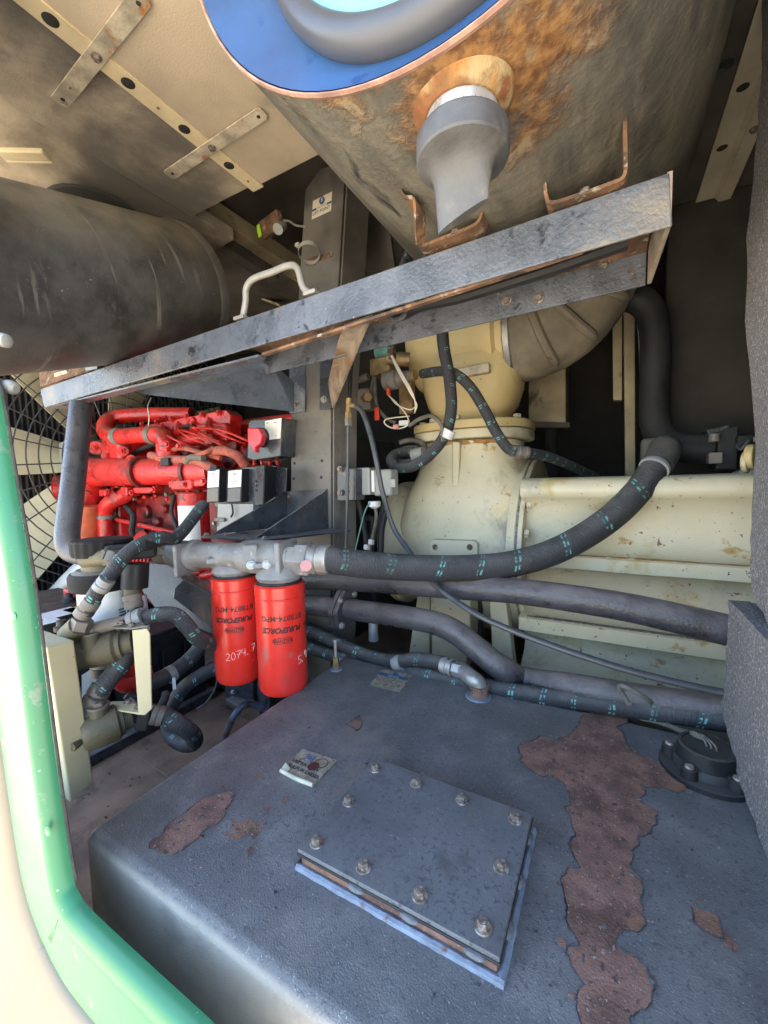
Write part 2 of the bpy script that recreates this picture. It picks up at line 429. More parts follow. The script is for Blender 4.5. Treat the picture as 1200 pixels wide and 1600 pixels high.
M['labelwhite'] = paint('label_white', (.6, .6, .55), .6, var=.1, bump=None)
M['labelyellow'] = paint('label_yellow', (.62, .60, .08), .6, var=.1, bump=None)
M['redstain'] = paint('red_brown_stain', (.09, .022, .022), .7, var=.3, bump=None)
M['green'] = paint('green_enamel', (.034, .175, .078), .30, var=.07, vs=3, spots=(((.05, .20, .12), 2.2, .54, .2, 3), ((.13, .19, .13), 26, .62, .08, 8), ((.16, .14, .10), 60, .69, .03, 6), ((.30, .34, .28), 150, .70, .03, 3)), bump=(25, .08), spec=.4)
M['greenspot'] = paint('green_plug', (.10, .36, .11), .4, var=.05, bump=None)
M['doorcream'] = paint('cream_enamel', (.23, .19, .135), .5, var=.12, vs=3, spots=(((.18, .145, .10), 5, .58, .15, 7), ((.12, .085, .05), 40, .70, .03, 5)), bump=(25, .1), spec=.2)
M['boxcream'] = paint('cream_box_paint', (.50, .45, .28), .5, var=.08, vs=5, spots=(((.34, .22, .08), 45, .70, .03), ((.40, .35, .22), 4, .56, .2)), bump=(50, .15))
M['seal'] = paint('black_door_seal', (.05, .047, .04), .9, var=.4, vs=80, bump=(300, .6))
M['foam'] = paint('grey_foam', (.18, .172, .175), .98, var=.12, vs=3, spots=(((.40, .385, .38), 240, .56, .06, 3), ((.08, .076, .08), 200, .58, .06, 3), ((.27, .25, .225), 2.5, .52, .2, 6), ((.10, .095, .09), 6, .60, .15, 6)), bump=(420, .9, .0025))
M['foam_bluelit'] = paint('foam_blue_light_tint', (.10, .135, .16), .98, var=.2, vs=30, bump=(420, .9, .0025))  # foam copy tinted blue, the bluish light on it painted in
M['fan'] = paint('cream_fan_paint', (.58, .54, .36), .5, var=.1, vs=5, spots=(((.42, .37, .24), 5, .56, .2),), bump=None)
M['wire'] = paint('guard_wire', (.055, .056, .058), .45, .2, var=.2, vs=20, bump=None)
M['rad'] = paint('radiator_fins', (.012, .012, .012), .8, var=.4, vs=20, bump=None)
M['silver'] = paint('silver_tube', (.48, .50, .52), .4, .4, var=.15, vs=8, bump=(40, .1))
M['orange'] = paint('orange_sleeve', (.55, .12, .05), .6, var=.2, vs=20, spots=(((.45, .36, .28), 14, .58, .15),), bump=(60, .2))
M['bowl'] = paint('milky_bowl', (.86, .85, .80), .25, var=.06, vs=6, spots=(((.58, .48, .30), 5, .6, .2),), bump=None)
M['bowl'].node_tree.nodes['Principled BSDF'].inputs['Subsurface Weight'].default_value = .15
M['redplastic'] = paint('red_plastic', (.42, .018, .018), .35, var=.1, bump=None)
M['knob'] = paint('red_knob', (.52, .025, .045), .42, var=.1, vs=20, dust=((.5, .2, .2), .3), bump=None)
M['redgrip'] = paint('red_grip', (.62, .05, .03), .4, var=.1, bump=None)
M['teal'] = paint('faded_green_valve', (.12, .27, .22), .6, var=.3, vs=30, bump=(100, .3))
M['wirewhite'] = paint('white_wire', (.58, .54, .46), .5, var=.1, bump=None)
M['pink'] = paint('pink_connector', (.55, .25, .24), .5, var=.1, bump=None)
M['cable'] = paint('grey_black_cable', (.055, .06, .068), .34, var=.2, vs=40, bump=None)
M['cabledust'] = paint('dusty_cable', (.13, .12, .10), .6, var=.25, vs=40, bump=(200, .3))
M['blackpipe'] = paint('black_painted_pipe', (.050, .050, .058), .30, var=.35, vs=12, spots=(((.15, .085, .07), 7, .60, .06, 9), ((.022, .018, .016), 40, .58, .08, 5), ((.2, .19, .18), 200, .67, .04, 3)), dust=((.22, .185, .17), .85), bump=(190, .8, .0018))
M['run'] = paint('dried_dust_run', (.085, .078, .068), .8, var=.3, vs=60, bump=None)
M['neon'] = paint('lime_reflector', (.40, .75, .02), .4, var=.1, bump=None)
M['handle'] = paint('worn_aluminium_paint', (.30, .29, .26), .4, .15, var=.12, vs=20, bump=None)
M['bluepaint'] = paint('blue_grey_copper_line', (.16, .19, .26), .4, .3, var=.4, vs=30, spots=(((.24, .10, .06), 12, .5, .1),), bump=None)
M['tape'] = paint('grey_tape', (.26, .26, .255), .5, var=.15, vs=40, bump=(120, .3))

def hose_mat(name, period, rows, w0=.10, dark=(.038, .040, .045), dustamt=.6, slant=.6):
    """Braided hose with the printed teal dashes; u runs round the hose, v along it in metres."""
    m, N, L, B = mat_new(name)
    uv = N.new('ShaderNodeUVMap')
    sp = N.new('ShaderNodeSeparateXYZ'); L.new(uv.outputs['UV'], sp.inputs[0])
    u, v = sp.outputs[0], sp.outputs[1]
    row = _math(N, L, 'MULTIPLY', u, rows)
    fr = _math(N, L, 'FRACT', row)
    ri = _math(N, L, 'FLOOR', row)
    par = _math(N, L, 'MODULO', ri, 4.0)
    vv = _math(N, L, 'DIVIDE', v, period)
    tc0 = N.new('ShaderNodeTexCoord')
    vv = _math(N, L, 'ADD', vv, _math(N, L, 'MULTIPLY', _noise(N, L, tc0.outputs['Object'], 3.5, 2), 1.1))
    vv = _math(N, L, 'ADD', vv, _math(N, L, 'MULTIPLY', ri, .055))
    vv = _math(N, L, 'ADD', vv, _math(N, L, 'MULTIPLY', fr, slant * .09))
    lf = _math(N, L, 'FRACT', vv)
    a = _math(N, L, 'LESS_THAN', lf, w0)
    b1 = _math(N, L, 'MULTIPLY', _math(N, L, 'GREATER_THAN', lf, w0 * 1.9), _math(N, L, 'LESS_THAN', lf, w0 * 2.9))
    dash = _math(N, L, 'MAXIMUM', a, b1)
    rowm = _math(N, L, 'MULTIPLY', _math(N, L, 'GREATER_THAN', fr, .18), _math(N, L, 'LESS_THAN', fr, .80))
    rowm = _math(N, L, 'MULTIPLY', rowm, _math(N, L, 'LESS_THAN', par, 2.5))
    mask = _math(N, L, 'MULTIPLY', dash, rowm)
    tc = N.new('ShaderNodeTexCoord')
    wear = _math(N, L, 'MULTIPLY', _map(N, L, _noise(N, L, tc.outputs['Object'], 120, 4, .6), .40, .52), _map(N, L, _noise(N, L, tc.outputs['Object'], 13, 3, .6), .34, .50, .25, 1))
    mask = _math(N, L, 'MULTIPLY', mask, wear)
    g = N.new('ShaderNodeNewGeometry'); sx = N.new('ShaderNodeSeparateXYZ'); L.new(g.outputs['Normal'], sx.inputs[0])
    up = _map(N, L, sx.outputs['Z'], -.1, .9)
    dn = _map(N, L, _noise(N, L, tc.outputs['Object'], 22, 5, .6), .3, .7, .3 * dustamt, dustamt)
    c = _mix(N, L, _math(N, L, 'MULTIPLY', up, dn), dark, (.17, .165, .16))
    c = _mix(N, L, _map(N, L, _noise(N, L, tc.outputs['Object'], 9, 5), .55, .75, 0, .5), c, (.085, .075, .06))
    c = _mix(N, L, mask, c, (.14, .40, .37))
    L.new(c, B.inputs['Base Color']); B.inputs['Roughness'].default_value = .62; B.inputs['Specular IOR Level'].default_value = .3
    cb = N.new('ShaderNodeCombineXYZ'); L.new(_math(N, L, 'MULTIPLY', u, 14.0), cb.inputs[0]); L.new(_math(N, L, 'MULTIPLY', v, 260.0), cb.inputs[1])
    br = N.new('ShaderNodeTexVoronoi'); br.inputs['Scale'].default_value = 1.6; L.new(cb.outputs[0], br.inputs['Vector'])
    bn = N.new('ShaderNodeBump'); bn.inputs['Strength'].default_value = .7; bn.inputs['Distance'].default_value = .002
    L.new(br.outputs['Distance'], bn.inputs['Height']); L.new(bn.outputs['Normal'], B.inputs['Normal'])
    return m
M['hosebig'] = hose_mat('big_braided_hose', .112, 9, .045)
M['hose'] = hose_mat('braided_hose', .068, 7, .055)
M['hosesmall'] = hose_mat('small_braided_hose', .050, 6, .06)

BOLT = hexhead_mesh('bolt', .0066, .0085, True, M['bolt'])
BOLT_S = hexhead_mesh('bolt_small', .0065, .007, True, M['bolt'])
BOLT_C = hexhead_mesh('bolt_cream', .0135, .016, False, M['boltc'])
BOLT_R = hexhead_mesh('bolt_red', .009, .010, True, M['engine'])
BOLT_Z = hexhead_mesh('bolt_zinc', .0075, .008, True, M['steel'])

def canister_mat(y0, sx, sy):
    """Old black paint giving way to rust at the front rim and round the valve boss."""
    m, N, L, B = mat_new('air_cleaner_rusting_paint')
    tc = N.new('ShaderNodeTexCoord'); vec = tc.outputs['Object']
    sp = N.new('ShaderNodeSeparateXYZ'); L.new(vec, sp.inputs[0])
    big = _noise(N, L, vec, 6, 9, .65, .4); mid = _noise(N, L, vec, 17, 8, .65, .2); fine = _noise(N, L, vec, 60, 6, .6)
    mp = N.new('ShaderNodeMapping'); mp.inputs['Scale'].default_value = (1, .3, 1.6); L.new(vec, mp.inputs['Vector'])
    streak = _noise(N, L, mp.outputs['Vector'], 15, 8, .65, .5)
    c = _mix(N, L, _map(N, L, streak, .35, .65), (.085, .082, .07), (.19, .175, .138))
    c = _mix(N, L, _map(N, L, big, .50, .72), c, (.22, .20, .155))
    c = _mix(N, L, _map(N, L, streak, .60, .70), c, (.035, .034, .032))
    ry = _math(N, L, 'SUBTRACT', y0 + .018, sp.outputs[1])
    ry = _math(N, L, 'MULTIPLY', ry, 4.0)
    dx = _math(N, L, 'SUBTRACT', sp.outputs[0], sx + .03); dy = _math(N, L, 'SUBTRACT', sp.outputs[1], sy)
    dd = _math(N, L, 'SQRT', _math(N, L, 'ADD', _math(N, L, 'MULTIPLY', dx, dx), _math(N, L, 'MULTIPLY', dy, dy)))
    rd = _math(N, L, 'MULTIPLY', _math(N, L, 'SUBTRACT', .10, dd), 5.5)
    fld = _math(N, L, 'ADD', _math(N, L, 'MAXIMUM', ry, rd), _math(N, L, 'MULTIPLY', _math(N, L, 'SUBTRACT', mid, .5), 1.5))
    mk = _map(N, L, fld, -.10, .26)
    rust = _mix(N, L, _map(N, L, fine, .35, .65), (.13, .055, .02), (.33, .17, .06))
    rust = _mix(N, L, _map(N, L, mid, .56, .66), rust, (.30, .24, .15))
    rust = _mix(N, L, _map(N, L, big, .60, .66), rust, (.055, .04, .03))
    c = _mix(N, L, mk, c, rust)
    L.new(c, B.inputs['Base Color'])
    L.new(_map(N, L, mk, 0, 1, .45, .9), B.inputs['Roughness'])
    bn = N.new('ShaderNodeBump'); bn.inputs['Strength'].default_value = .8; bn.inputs['Distance'].default_value = .003
    L.new(_math(N, L, 'ADD', fine, mk), bn.inputs['Height']); L.new(bn.outputs['Normal'], B.inputs['Normal'])
    return m

def muffler_mat(axis):
    """Sooty black shell with dust on top and dried runs going round it."""
    m = M['muffler']; N = m.node_tree.nodes; L = m.node_tree.links; B = N['Principled BSDF']
    tc = N.new('ShaderNodeTexCoord')
    dt = N.new('ShaderNodeVectorMath'); dt.operation = 'DOT_PRODUCT'; L.new(tc.outputs['Object'], dt.inputs[0]); dt.inputs[1].default_value = axis
    sp = N.new('ShaderNodeSeparateXYZ'); L.new(tc.outputs['Object'], sp.inputs[0])
    cb = N.new('ShaderNodeCombineXYZ'); L.new(_math(N, L, 'MULTIPLY', dt.outputs['Value'], 30.0), cb.inputs[0]); L.new(_math(N, L, 'MULTIPLY', sp.outputs[2], 3.0), cb.inputs[1])
    n1 = _noise(N, L, cb.outputs[0], 1.3, 5, .6, .6)
    mk = _math(N, L, 'MULTIPLY', _map(N, L, n1, .57, .64), _map(N, L, _noise(N, L, tc.outputs['Object'], 8, 4), .42, .62, 0, .75))
    old = B.inputs['Base Color'].links[0].from_socket
    L.new(_mix(N, L, mk, old, (.24, .22, .19)), B.inputs['Base Color'])
# ------------------------------------------------------------------ setting
FZ = -0.86
CZ = 0.80
b = MB(); b.add([(-60, -60, -1.75), (60, -60, -1.75), (60, 60, -1.75), (-60, 60, -1.75)], [(0, 1, 2, 3)])
struct(b.build('ground', M['concrete'], smooth=0))
b = MB(); b.box((-2.75, .26, FZ - .04), (1.3, 2.35, FZ)); floor = struct(b.build('floor', M['floor'], smooth=0))
# loose cover sheet and seams on the floor
b = MB(); b.prism([at(345, 1100, z=FZ + .012), at(420, 1145, z=FZ + .012), at(300, 1240, z=FZ + .012), at(215, 1180, z=FZ + .012)], (0, 0, -.01)); b.build('floor_plate', M['floor'], floor, bevel=.002)
b = MB(); b.box((-2.75, 2.3, FZ), (1.3, 2.35, 1.0)); struct(b.build('wall_back', M['wall'], smooth=0))
b = MB(); b.box((1.25, .26, FZ), (1.3, 2.3, 1.0)); struct(b.build('wall_right', M['wall'], smooth=0))
b = MB(); b.box((-2.75, .3, FZ), (-2.7, 2.3, 1.0)); struct(b.build('wall_left', M['wall'], smooth=0))
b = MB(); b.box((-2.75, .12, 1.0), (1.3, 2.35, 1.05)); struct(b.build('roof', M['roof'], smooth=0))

# ceiling lining: two panels side by side over the door bay, a sloping one further left
x_seam = at(220, 143, z=CZ).x
y_end = at(410, 288, z=CZ).y
ceiling = thing('ceiling', '', '', (x_seam, y_end, CZ)); del ceiling['label'], ceiling['category']; struct(ceiling)
b = MB(); b.box((x_seam + .003, .14, CZ), (.05, y_end, CZ + .05)); b.build('ceiling_panel', M['ceil'], ceiling, bevel=.004)
xl = at(305, 346, z=CZ).x
b = MB(); b.box((xl, .14, CZ + .004), (x_seam - .003, y_end - .004, CZ + .05)); b.build('ceiling_panel', M['ceilside'], ceiling, bevel=.004)
b = MB(); b.prism([(xl - .004, .14, CZ + .02), (xl - .004, 1.02, CZ + .02), (-2.7, 1.02, CZ - .10), (-2.7, .14, CZ - .10)], (0, 0, .04)); b.build('ceiling_panel', M['ceilside'], ceiling, bevel=.004)
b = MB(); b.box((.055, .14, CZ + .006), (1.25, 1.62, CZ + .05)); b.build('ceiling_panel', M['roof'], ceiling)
# front lip of the roof
b = MB(); b.box((-2.75, .12, CZ - .02), (1.3, .14, 1.0)); b.build('ceiling_lip', M['doorcream'], ceiling)

# perforated cream strip over the seam
s = thing('perforated_strip', 'long cream metal strip with round holes along the ceiling seam', 'metal strip', (x_seam, .5, CZ))
b = MB(); b.box((x_seam - .019, .15, CZ - .004), (x_seam + .019, y_end + .004, CZ - .0005)); strip = b.build('strip', M['strip'], s)
for q in ((77, 33), (200, 130), (292, 199), (364, 255)):
    p = at(*q, z=CZ - .004)
    b = MB(); b.lathe([(0, .011), (.0008, .0125)], (x_seam, p.y, CZ - .0052), (0, 0, 1), 18); b.build('hole', M['wall'], strip)
for q in ((250, 166), (395, 279)):
    p = at(*q, z=CZ - .004)
    b = MB(); b.lathe([(0, .003), (.001, .003)], (x_seam, p.y, CZ - .0055), (0, 0, 1), 8); b.build('rivet', M['rust'], strip)
# two rusty straps across it
for i, (a, c, lab) in enumerate((((94, 160), (222, -3), 'short rusty steel strap crossing the ceiling strip near the photo top left'), ((265, 274), (410, 178), 'short rusty steel strap crossing the ceiling strip beside the air cleaner'))):
    pa, pc = at(*a, z=CZ - .008), at(*c, z=CZ - .008)
    t = (pc - pa).normalized(); w = V((-t.y, t.x, 0)) * .0155
    mid = (pa + pc) / 2
    st = thing('ceiling_strap', lab, 'strap', (mid.x, mid.y, CZ - .008))
    b = MB(); b.prism([pa - w, pa - w * .6 - t * .006, pa + w * .6 - t * .006, pa + w, pc + w, pc + w * .6 + t * .006, pc - w * .6 + t * .006, pc - w], (0, 0, .003)); so = b.build('strap', M['ruststeel'], st, bevel=.001)
    bolt(st, mid + V((0, 0, -.0005)), (0, 0, -1), BOLT_S)
    for p in (pa + t * .012, pc - t * .012):
        b = MB(); b.lathe([(0, .004), (.0008, .004)], p + V((0, 0, -.0012)), (0, 0, 1), 10); b.build('hole', M['wall'], st)

# cream cross members and a ceiling port beyond the panels
def bar(name, p0, p1, w, h, mat, label, cat='roof beam'):
    p0, p1 = V(p0), V(p1)
    o = thing(name, label, cat, p1)
    b = MB(); d = p1 - p0
    side = d.cross(V((0, 0, 1))).normalized() * w / 2
    b.prism([p0 - side, p0 + side, p1 + side, p1 - side], (0, 0, h)); b.build('web', mat, o, bevel=.004)
    b = MB(); b.prism([p0 - side * 1.5, p0 - side * 1.02, p1 - side * 1.02, p1 - side * 1.5], (0, 0, h * .3)); b.build('flange', mat, o, bevel=.002)
    return o
bar('roof_beam', at(318, 338, z=.90), at(500, 452, z=.90), .06, .06, M['creambeam'], 'dusty cream roof beam running back behind the lift post')
bar('roof_beam', at(285, 352, z=.86), at(430, 440, z=.86), .05, .05, M['roof'], 'dark sooty roof beam beside the muffler end')
bar('roof_beam', at(600, 352, y=1.25), at(660, 330, y=1.25), .08, .05, M['creambeam'], 'short cream roof beam seen under the air cleaner')
bar('roof_rail', at(340, 442, y=1.7), at(440, 480, y=1.7), .03, .012, M['creambeam'], 'thin cream rail in the dark gap right of the muffler', 'rail')
bar('roof_rail', at(320, 412, y=1.6), at(385, 408, y=1.6), .025, .012, M['creambeam'], 'thin grey rail above the cream rail in the dark gap', 'rail')
bar('roof_rail', at(0, 244, z=CZ - .03), at(74, 246, z=CZ - .03), .028, .012, M['strip'], 'pale cream rail end at the left edge under the ceiling', 'rail')
c0 = at(150, 330, z=CZ - .02)
b = MB(); b.lathe([(0, .11), (.006, .115)], c0 + V((0, 0, -.01)), (0, 0, 1), 28); tag(b.build('ceiling_port', M['wall']), 'dark round port in the tan ceiling behind the muffler', 'port')

# right side of the ceiling: galvanised channel with round holes
xs = at(1140, 200, z=CZ - .01).x
s = thing('perforated_channel', 'pale galvanised channel with oval holes along the ceiling at right', 'metal channel', (xs, 1.1, CZ - .01))
b = MB(); b.box((xs - .022, .3, CZ - .012), (xs + .020, 1.54, CZ - .008)); ch = b.build('web', M['strip2'], s)
b = MB(); b.prism([(xs + .020, .3, CZ - .012), (xs + .020, 1.54, CZ - .012), (xs + .030, 1.54, CZ - .024), (xs + .030, .3, CZ - .024)], (.001, 0, .003)); b.build('lip', M['strip2'], s)
b = MB(); b.box((xs + .030, .3, CZ - .027), (xs + .058, 1.54, CZ - .022)); b.build('flange', M['strip2'], s)
for q in ((1166, 134), (1134, 229)):
    p = at(*q, z=CZ - .012)
    b = MB(); b.lathe([(0, .010), (.0008, .011)], (xs - .002, p.y, CZ - .0135), (0, 0, 1), 16); b.build('hole', M['wall'], ch)
p = at(1172, 203, z=CZ - .027); bolt(s, (xs + .044, p.y, CZ - .0275), (0, 0, -1), BOLT_S)
b = MB(); b.obox(at(1118, 106, z=CZ + .003), (0, 0, 1), (.06, .022, .004)); tag(b.build('cable_bracket', M['bracket']), 'small dark bracket on the black ceiling right of the air cleaner', 'bracket')

# baffle behind the compressor on the right
pt0, pt1 = at(1045, 326, y=1.55), at(1185, 282, y=1.55)
b = MB(); b.box((pt0.x, 1.55, -.3), (.9, 1.60, (pt0.z + pt1.z) / 2)); tag(b.build('foam_baffle', M['baffle'], bevel=.004), 'tall dark foam-lined baffle panel at right behind the black hose', 'baffle')
# ------------------------------------------------------------------ fuel tank
TZ = -0.50
tank = thing('fuel_tank', 'large flat-topped black fuel tank with peeling paint filling the foreground', 'fuel tank', (-.25, .58, FZ))
b = MB(); b.box((-.665, .268, FZ), (.95, .940, TZ))
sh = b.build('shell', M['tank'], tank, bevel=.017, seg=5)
# bare patches where the paint has come off, each with a lifted paint lip
def patch(px, seed, amp=.11, it=4, h=.0008, lip=True, mat='peel', parent=tank, name='bare_patch'):
    P3 = [at(*q, z=TZ) for q in px]
    R2 = ragged([(p.x, p.y) for p in P3], amp, it, seed)
    b = MB(); b.add([(p.x, p.y, TZ + h) for p in R2], [tuple(range(len(R2)))])
    me = b.mesh(name, 0, True)
    bm = bmesh.new(); bm.from_mesh(me); bmesh.ops.triangulate(bm, faces=bm.faces)
    for f in bm.faces:
        if f.normal.z < 0: f.normal_flip()
    bm.to_mesh(me); bm.free()
    o = link(name, me, M[mat], parent)
    rr_ = random.Random(seed + 50)
    for _ in range(len(R2) // 14 if lip else 0):      # chips broken off beside the edge
        p = R2[rr_.randrange(len(R2))] + V((rr_.gauss(0, .009), rr_.gauss(0, .009)))
        s_ = rr_.uniform(.0012, .005); inside = rr_.random() < .35
        q_ = ragged([(p.x + math.cos(k * 1.25 + s_ * 900) * s_ * rr_.uniform(.5, 1.3), p.y + math.sin(k * 1.25 + s_ * 900) * s_ * rr_.uniform(.5, 1.3)) for k in range(5)], .2, 1, rr_.randrange(999))
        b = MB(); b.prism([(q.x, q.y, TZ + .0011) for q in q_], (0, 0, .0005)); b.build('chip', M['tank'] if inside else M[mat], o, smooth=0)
    if lip:
        c = sum(R2, V((0, 0))) / len(R2)
        n = len(R2)
        vs = []
        for i, p in enumerate(R2):
            t = (R2[(i + 1) % n] - R2[i - 1]).normalized()
            nn = V((t.y, -t.x))
            w = .0005 + .0009 * mnoise.noise(V((p.x * 70, p.y * 70, seed)))
            hh = .0016 + .0016 * mnoise.noise(V((p.x * 35, p.y * 35, seed + 5)))
            vs += [(p.x, p.y, TZ + max(.0012, hh)), (p.x + nn.x * w * 3, p.y + nn.y * w * 3, TZ + .0003), (p.x, p.y, TZ + .0004)]
        fs = []
        for i in range(n):
            j = (i + 1) % n
            fs += [(3 * i, 3 * j, 3 * j + 1, 3 * i + 1), (3 * i + 2, 3 * j + 2, 3 * j, 3 * i)]
        b = MB(); b.add(vs, fs); b.build('paint_lip', M['lip'], o, smooth=50)
    return o
big = [(812, 1160), (845, 1150), (868, 1158), (905, 1135), (912, 1116), (980, 1120), (978, 1158), (1000, 1180), (1035, 1200), (1068, 1214), (1072, 1226), (1058, 1240), (1000, 1226), (1003, 1255), (1028, 1270), (1018, 1300), (992, 1325), (985, 1350), (1003, 1400), (1005, 1450), (965, 1452), (962, 1476), (990, 1490), (1024, 1540), (1010, 1580), (985, 1600), (1000, 1640), (925, 1640), (905, 1595), (900, 1555), (915, 1540), (890, 1500), (886, 1480), (905, 1475), (883, 1425), (876, 1370), (906, 1357), (893, 1290), (880, 1262), (890, 1240), (868, 1215), (830, 1205), (812, 1190)]
patch(big, 3, .20, 4)
patch([(232, 1325), (262, 1290), (290, 1270), (335, 1240), (368, 1238), (352, 1265), (345, 1285), (310, 1310), (285, 1330), (258, 1336)], 5, .16, 4)
patch([(360, 1280), (395, 1282), (400, 1300), (378, 1305), (362, 1296)], 8, .25, 3, lip=False)
patch([(405, 1265), (425, 1258), (418, 1275)], 9, .3, 3, lip=False)
patch([(350, 1300), (385, 1296), (420, 1285), (400, 1312), (365, 1312)], 18, .3, 4, lip=False, h=.0006)
patch([(385, 1330), (394, 1322), (398, 1330), (388, 1338)], 19, .3, 3, lip=False)
patch([(541, 1132), (562, 1118), (566, 1134), (556, 1143)], 11, .15, 3)
patch([(1078, 1414), (1122, 1432), (1132, 1470), (1098, 1456), (1082, 1440)], 12, .05, 3)
patch([(1130, 1450), (1155, 1478), (1148, 1490), (1132, 1470)], 13, .2, 3, lip=False)
patch([(440, 1250), (447, 1245), (452, 1252), (444, 1256)], 14, .2, 2, lip=False)
patch([(398, 1212), (410, 1208), (408, 1218)], 16, .2, 2, lip=False)
for i in range(46):                                     # loose flakes
    q = (rnd.uniform(250, 1130), rnd.uniform(1120, 1560))
    p = at(*q, z=TZ + .001)
    if p.x > .17 or p.y < .30 or p.x < -.64 or (-.36 < p.x < -.07 and .36 < p.y < .59): continue
    s_ = rnd.uniform(.0012, .0035); a = rnd.uniform(0, 6.3)
    b = MB(); b.prism([p + V((math.cos(a + k * 1.9) * s_ * rnd.uniform(.5, 1.2), math.sin(a + k * 1.9) * s_, rnd.uniform(0, .001))) for k in range(3)], (0, 0, .0006))
    b.build('paint_flake', M['lip'] if i % 3 else M['ringedge'], tank, smooth=0)

# inspection hatch
x0, x1, y0, y1 = -.348, -.086, .372, .572
b = MB(); b.box((x0 + .004, y0 + .004, TZ), (x1 - .004, y1 - .004, TZ + .016)); b.build('hatch_frame', M['peel'], tank, bevel=.002)
b = MB(); b.box((x0, y0, TZ + .0165), (x1, y1, TZ + .0195)); b.build('gasket', M['rubber'], tank, bevel=.001)
hp = MB().box((x0 + .001, y0 + .001, TZ + .0200), (x1 - .001, y1 - .001, TZ + .0255)).build('hatch_plate', M['hatch'], tank, bevel=.0012)
for q in ((495, 1318), (545, 1254), (586, 1202), (650, 1225), (722, 1251), (805, 1281), (783, 1356), (755, 1450), (656, 1400), (568, 1356)):
    p = at(*q, z=TZ + .0255)
    bolt(hp, p, (rnd.uniform(-.04, .04), rnd.uniform(-.04, .04), 1), BOLT)
def bead(p0, p1, r, name='weld_bead', mat='weld'):
    n = 40; path = []; rad = []
    for i in range(n + 1):
        p = V(p0).lerp(V(p1), i / n)
        path.append(p + V((mnoise.noise(p * 90), mnoise.noise(p * 90 + V((5, 0, 0))), 0)) * r * .12)
        rad.append(r * (1 + .16 * mnoise.noise(p * 120)))
    return MB().tube(path, rad, 8).build(name, M[mat], tank)
bead((x0, y0, TZ + .001), (x1 + .004, y0, TZ + .001), .0048)
bead((x1, y0, TZ + .001), (x1, y1, TZ + .001), .005)
bead((x0, y0, TZ + .001), (x0, y1, TZ + .001), .004, mat='lip')
for q in (.2, .5, .83):                                  # sealant squeezed out under the plate
    b = MB(); b.ball((x1 - .001, y0 + (y1 - y0) * q, TZ + .016), .012, 12, 6, (.5, 1, .3)); b.build('sealant', M['hatch'], tank)
for q in (.35, .62, .9):
    b = MB(); b.ball((x0 + (x1 - x0) * q, y0, TZ + .016), .012, 12, 6, (1, .4, .3)); b.build('sealant', M['hatch'], tank)
# stickers
def sticker(name, cr, mat, h=.0012):
    P = [at(*q, z=TZ + h) for q in cr]
    b = MB(); b.prism(P, (0, 0, -.0006))
    return b.build(name, M[mat], tank, smooth=0), P
def on(P, u, v, up=.0008):
    """u along the first->second side, v along first->fourth."""
    return P[0].lerp(P[1], u).lerp(P[3].lerp(P[2], u), v) + V((0, 0, up))
so, P = sticker('fuel_sticker', [(440, 1205), (490, 1228), (527, 1188), (473, 1170)], 'oldlabel')
xd, yd = (P[1] - P[0]).normalized(), (P[3] - P[0]).normalized()
text_flat('lettering', 'ULTRA LOW', .0105, on(P, .42, .42), xd, yd, M['labelink'], so, bold=.0003)
text_flat('lettering', 'SULFUR DIESEL', .0105, on(P, .5, .22), xd, yd, M['labelink'], so, bold=.0003)
text_flat('lettering', 'D', .012, on(P, .36, .70), xd, yd, M['labelblue'], so, bold=.0006)
b = MB()
for (a, c) in (((.26, .62), (.46, .62)), ((.46, .62), (.46, .88)), ((.46, .88), (.26, .88)), ((.26, .88), (.26, .62)), ((.26, .75), (.46, .75))):
    b.tube([on(P, *a, .0005), on(P, *c, .0005)], .0006, 5)
fr = b.build('emblem', M['labelblue'], so); fr['kind'] = 'stuff'
R2 = ragged([(on(P, .62 + .14 * math.cos(a), .52 + .16 * math.sin(a)).x, on(P, .62 + .14 * math.cos(a), .52 + .16 * math.sin(a)).y) for a in [k * .785 for k in range(8)]], .3, 3, 4)
b = MB(); b.add([(p.x, p.y, TZ + .0022) for p in R2], [tuple(range(len(R2)))]); b.build('stain', M['redstain'], so, smooth=0)
b = MB(); b.tube([on(P, .72 + .15 * math.cos(a), .72 + .17 * math.sin(a), .0006) for a in [k * .35 for k in range(19)]], .0006, 5); b.build('ring_mark', M['redstain'], so)
# curled lower edge
b = MB(); path = [P[0] + V((0, 0, .003)) - yd * .002, P[0].lerp(P[1], .5) + V((0, 0, .0018)) - yd * .003, P[1] + V((0, 0, .003)) - yd * .002]
b.tube(crom(path, 6), .0035, 10); b.build('curled_edge', M['oldlabel_edge'], so)
b = MB(); b.prism([P[0] - yd * .004 + V((0, 0, .004)), P[0] + yd * .012 + V((0, 0, .008)), P[0] + yd * .010 + xd * .012 + V((0, 0, .002)), P[0] + xd * .012 - yd * .003 + V((0, 0, .001))], (0, 0, .0005)); b.build('curled_corner', M['oldlabel_edge'], so)
so, P = sticker('notice_sticker', [(578, 1070), (624, 1081), (645, 1055), (597, 1045)], 'oldlabel')
xd, yd = (P[1] - P[0]).normalized(), (P[3] - P[0]).normalized()
b = MB(); b.prism([on(P, .03, .62), on(P, .97, .62), on(P, .97, .78), on(P, .03, .78)], (0, 0, .0003)); b.build('blue_band', M['labelblue'], so, smooth=0)
text_flat('lettering', 'NOTICE', .0085, on(P, .5, .64, .0014), xd, yd, M['oldlabel_edge'], so, bold=.0002)
b = MB(); b.lathe([(0, .0075), (.0004, .0075)], on(P, .5, .86), (0, 0, 1), 16); b.build('emblem', M['labelblue'], so)
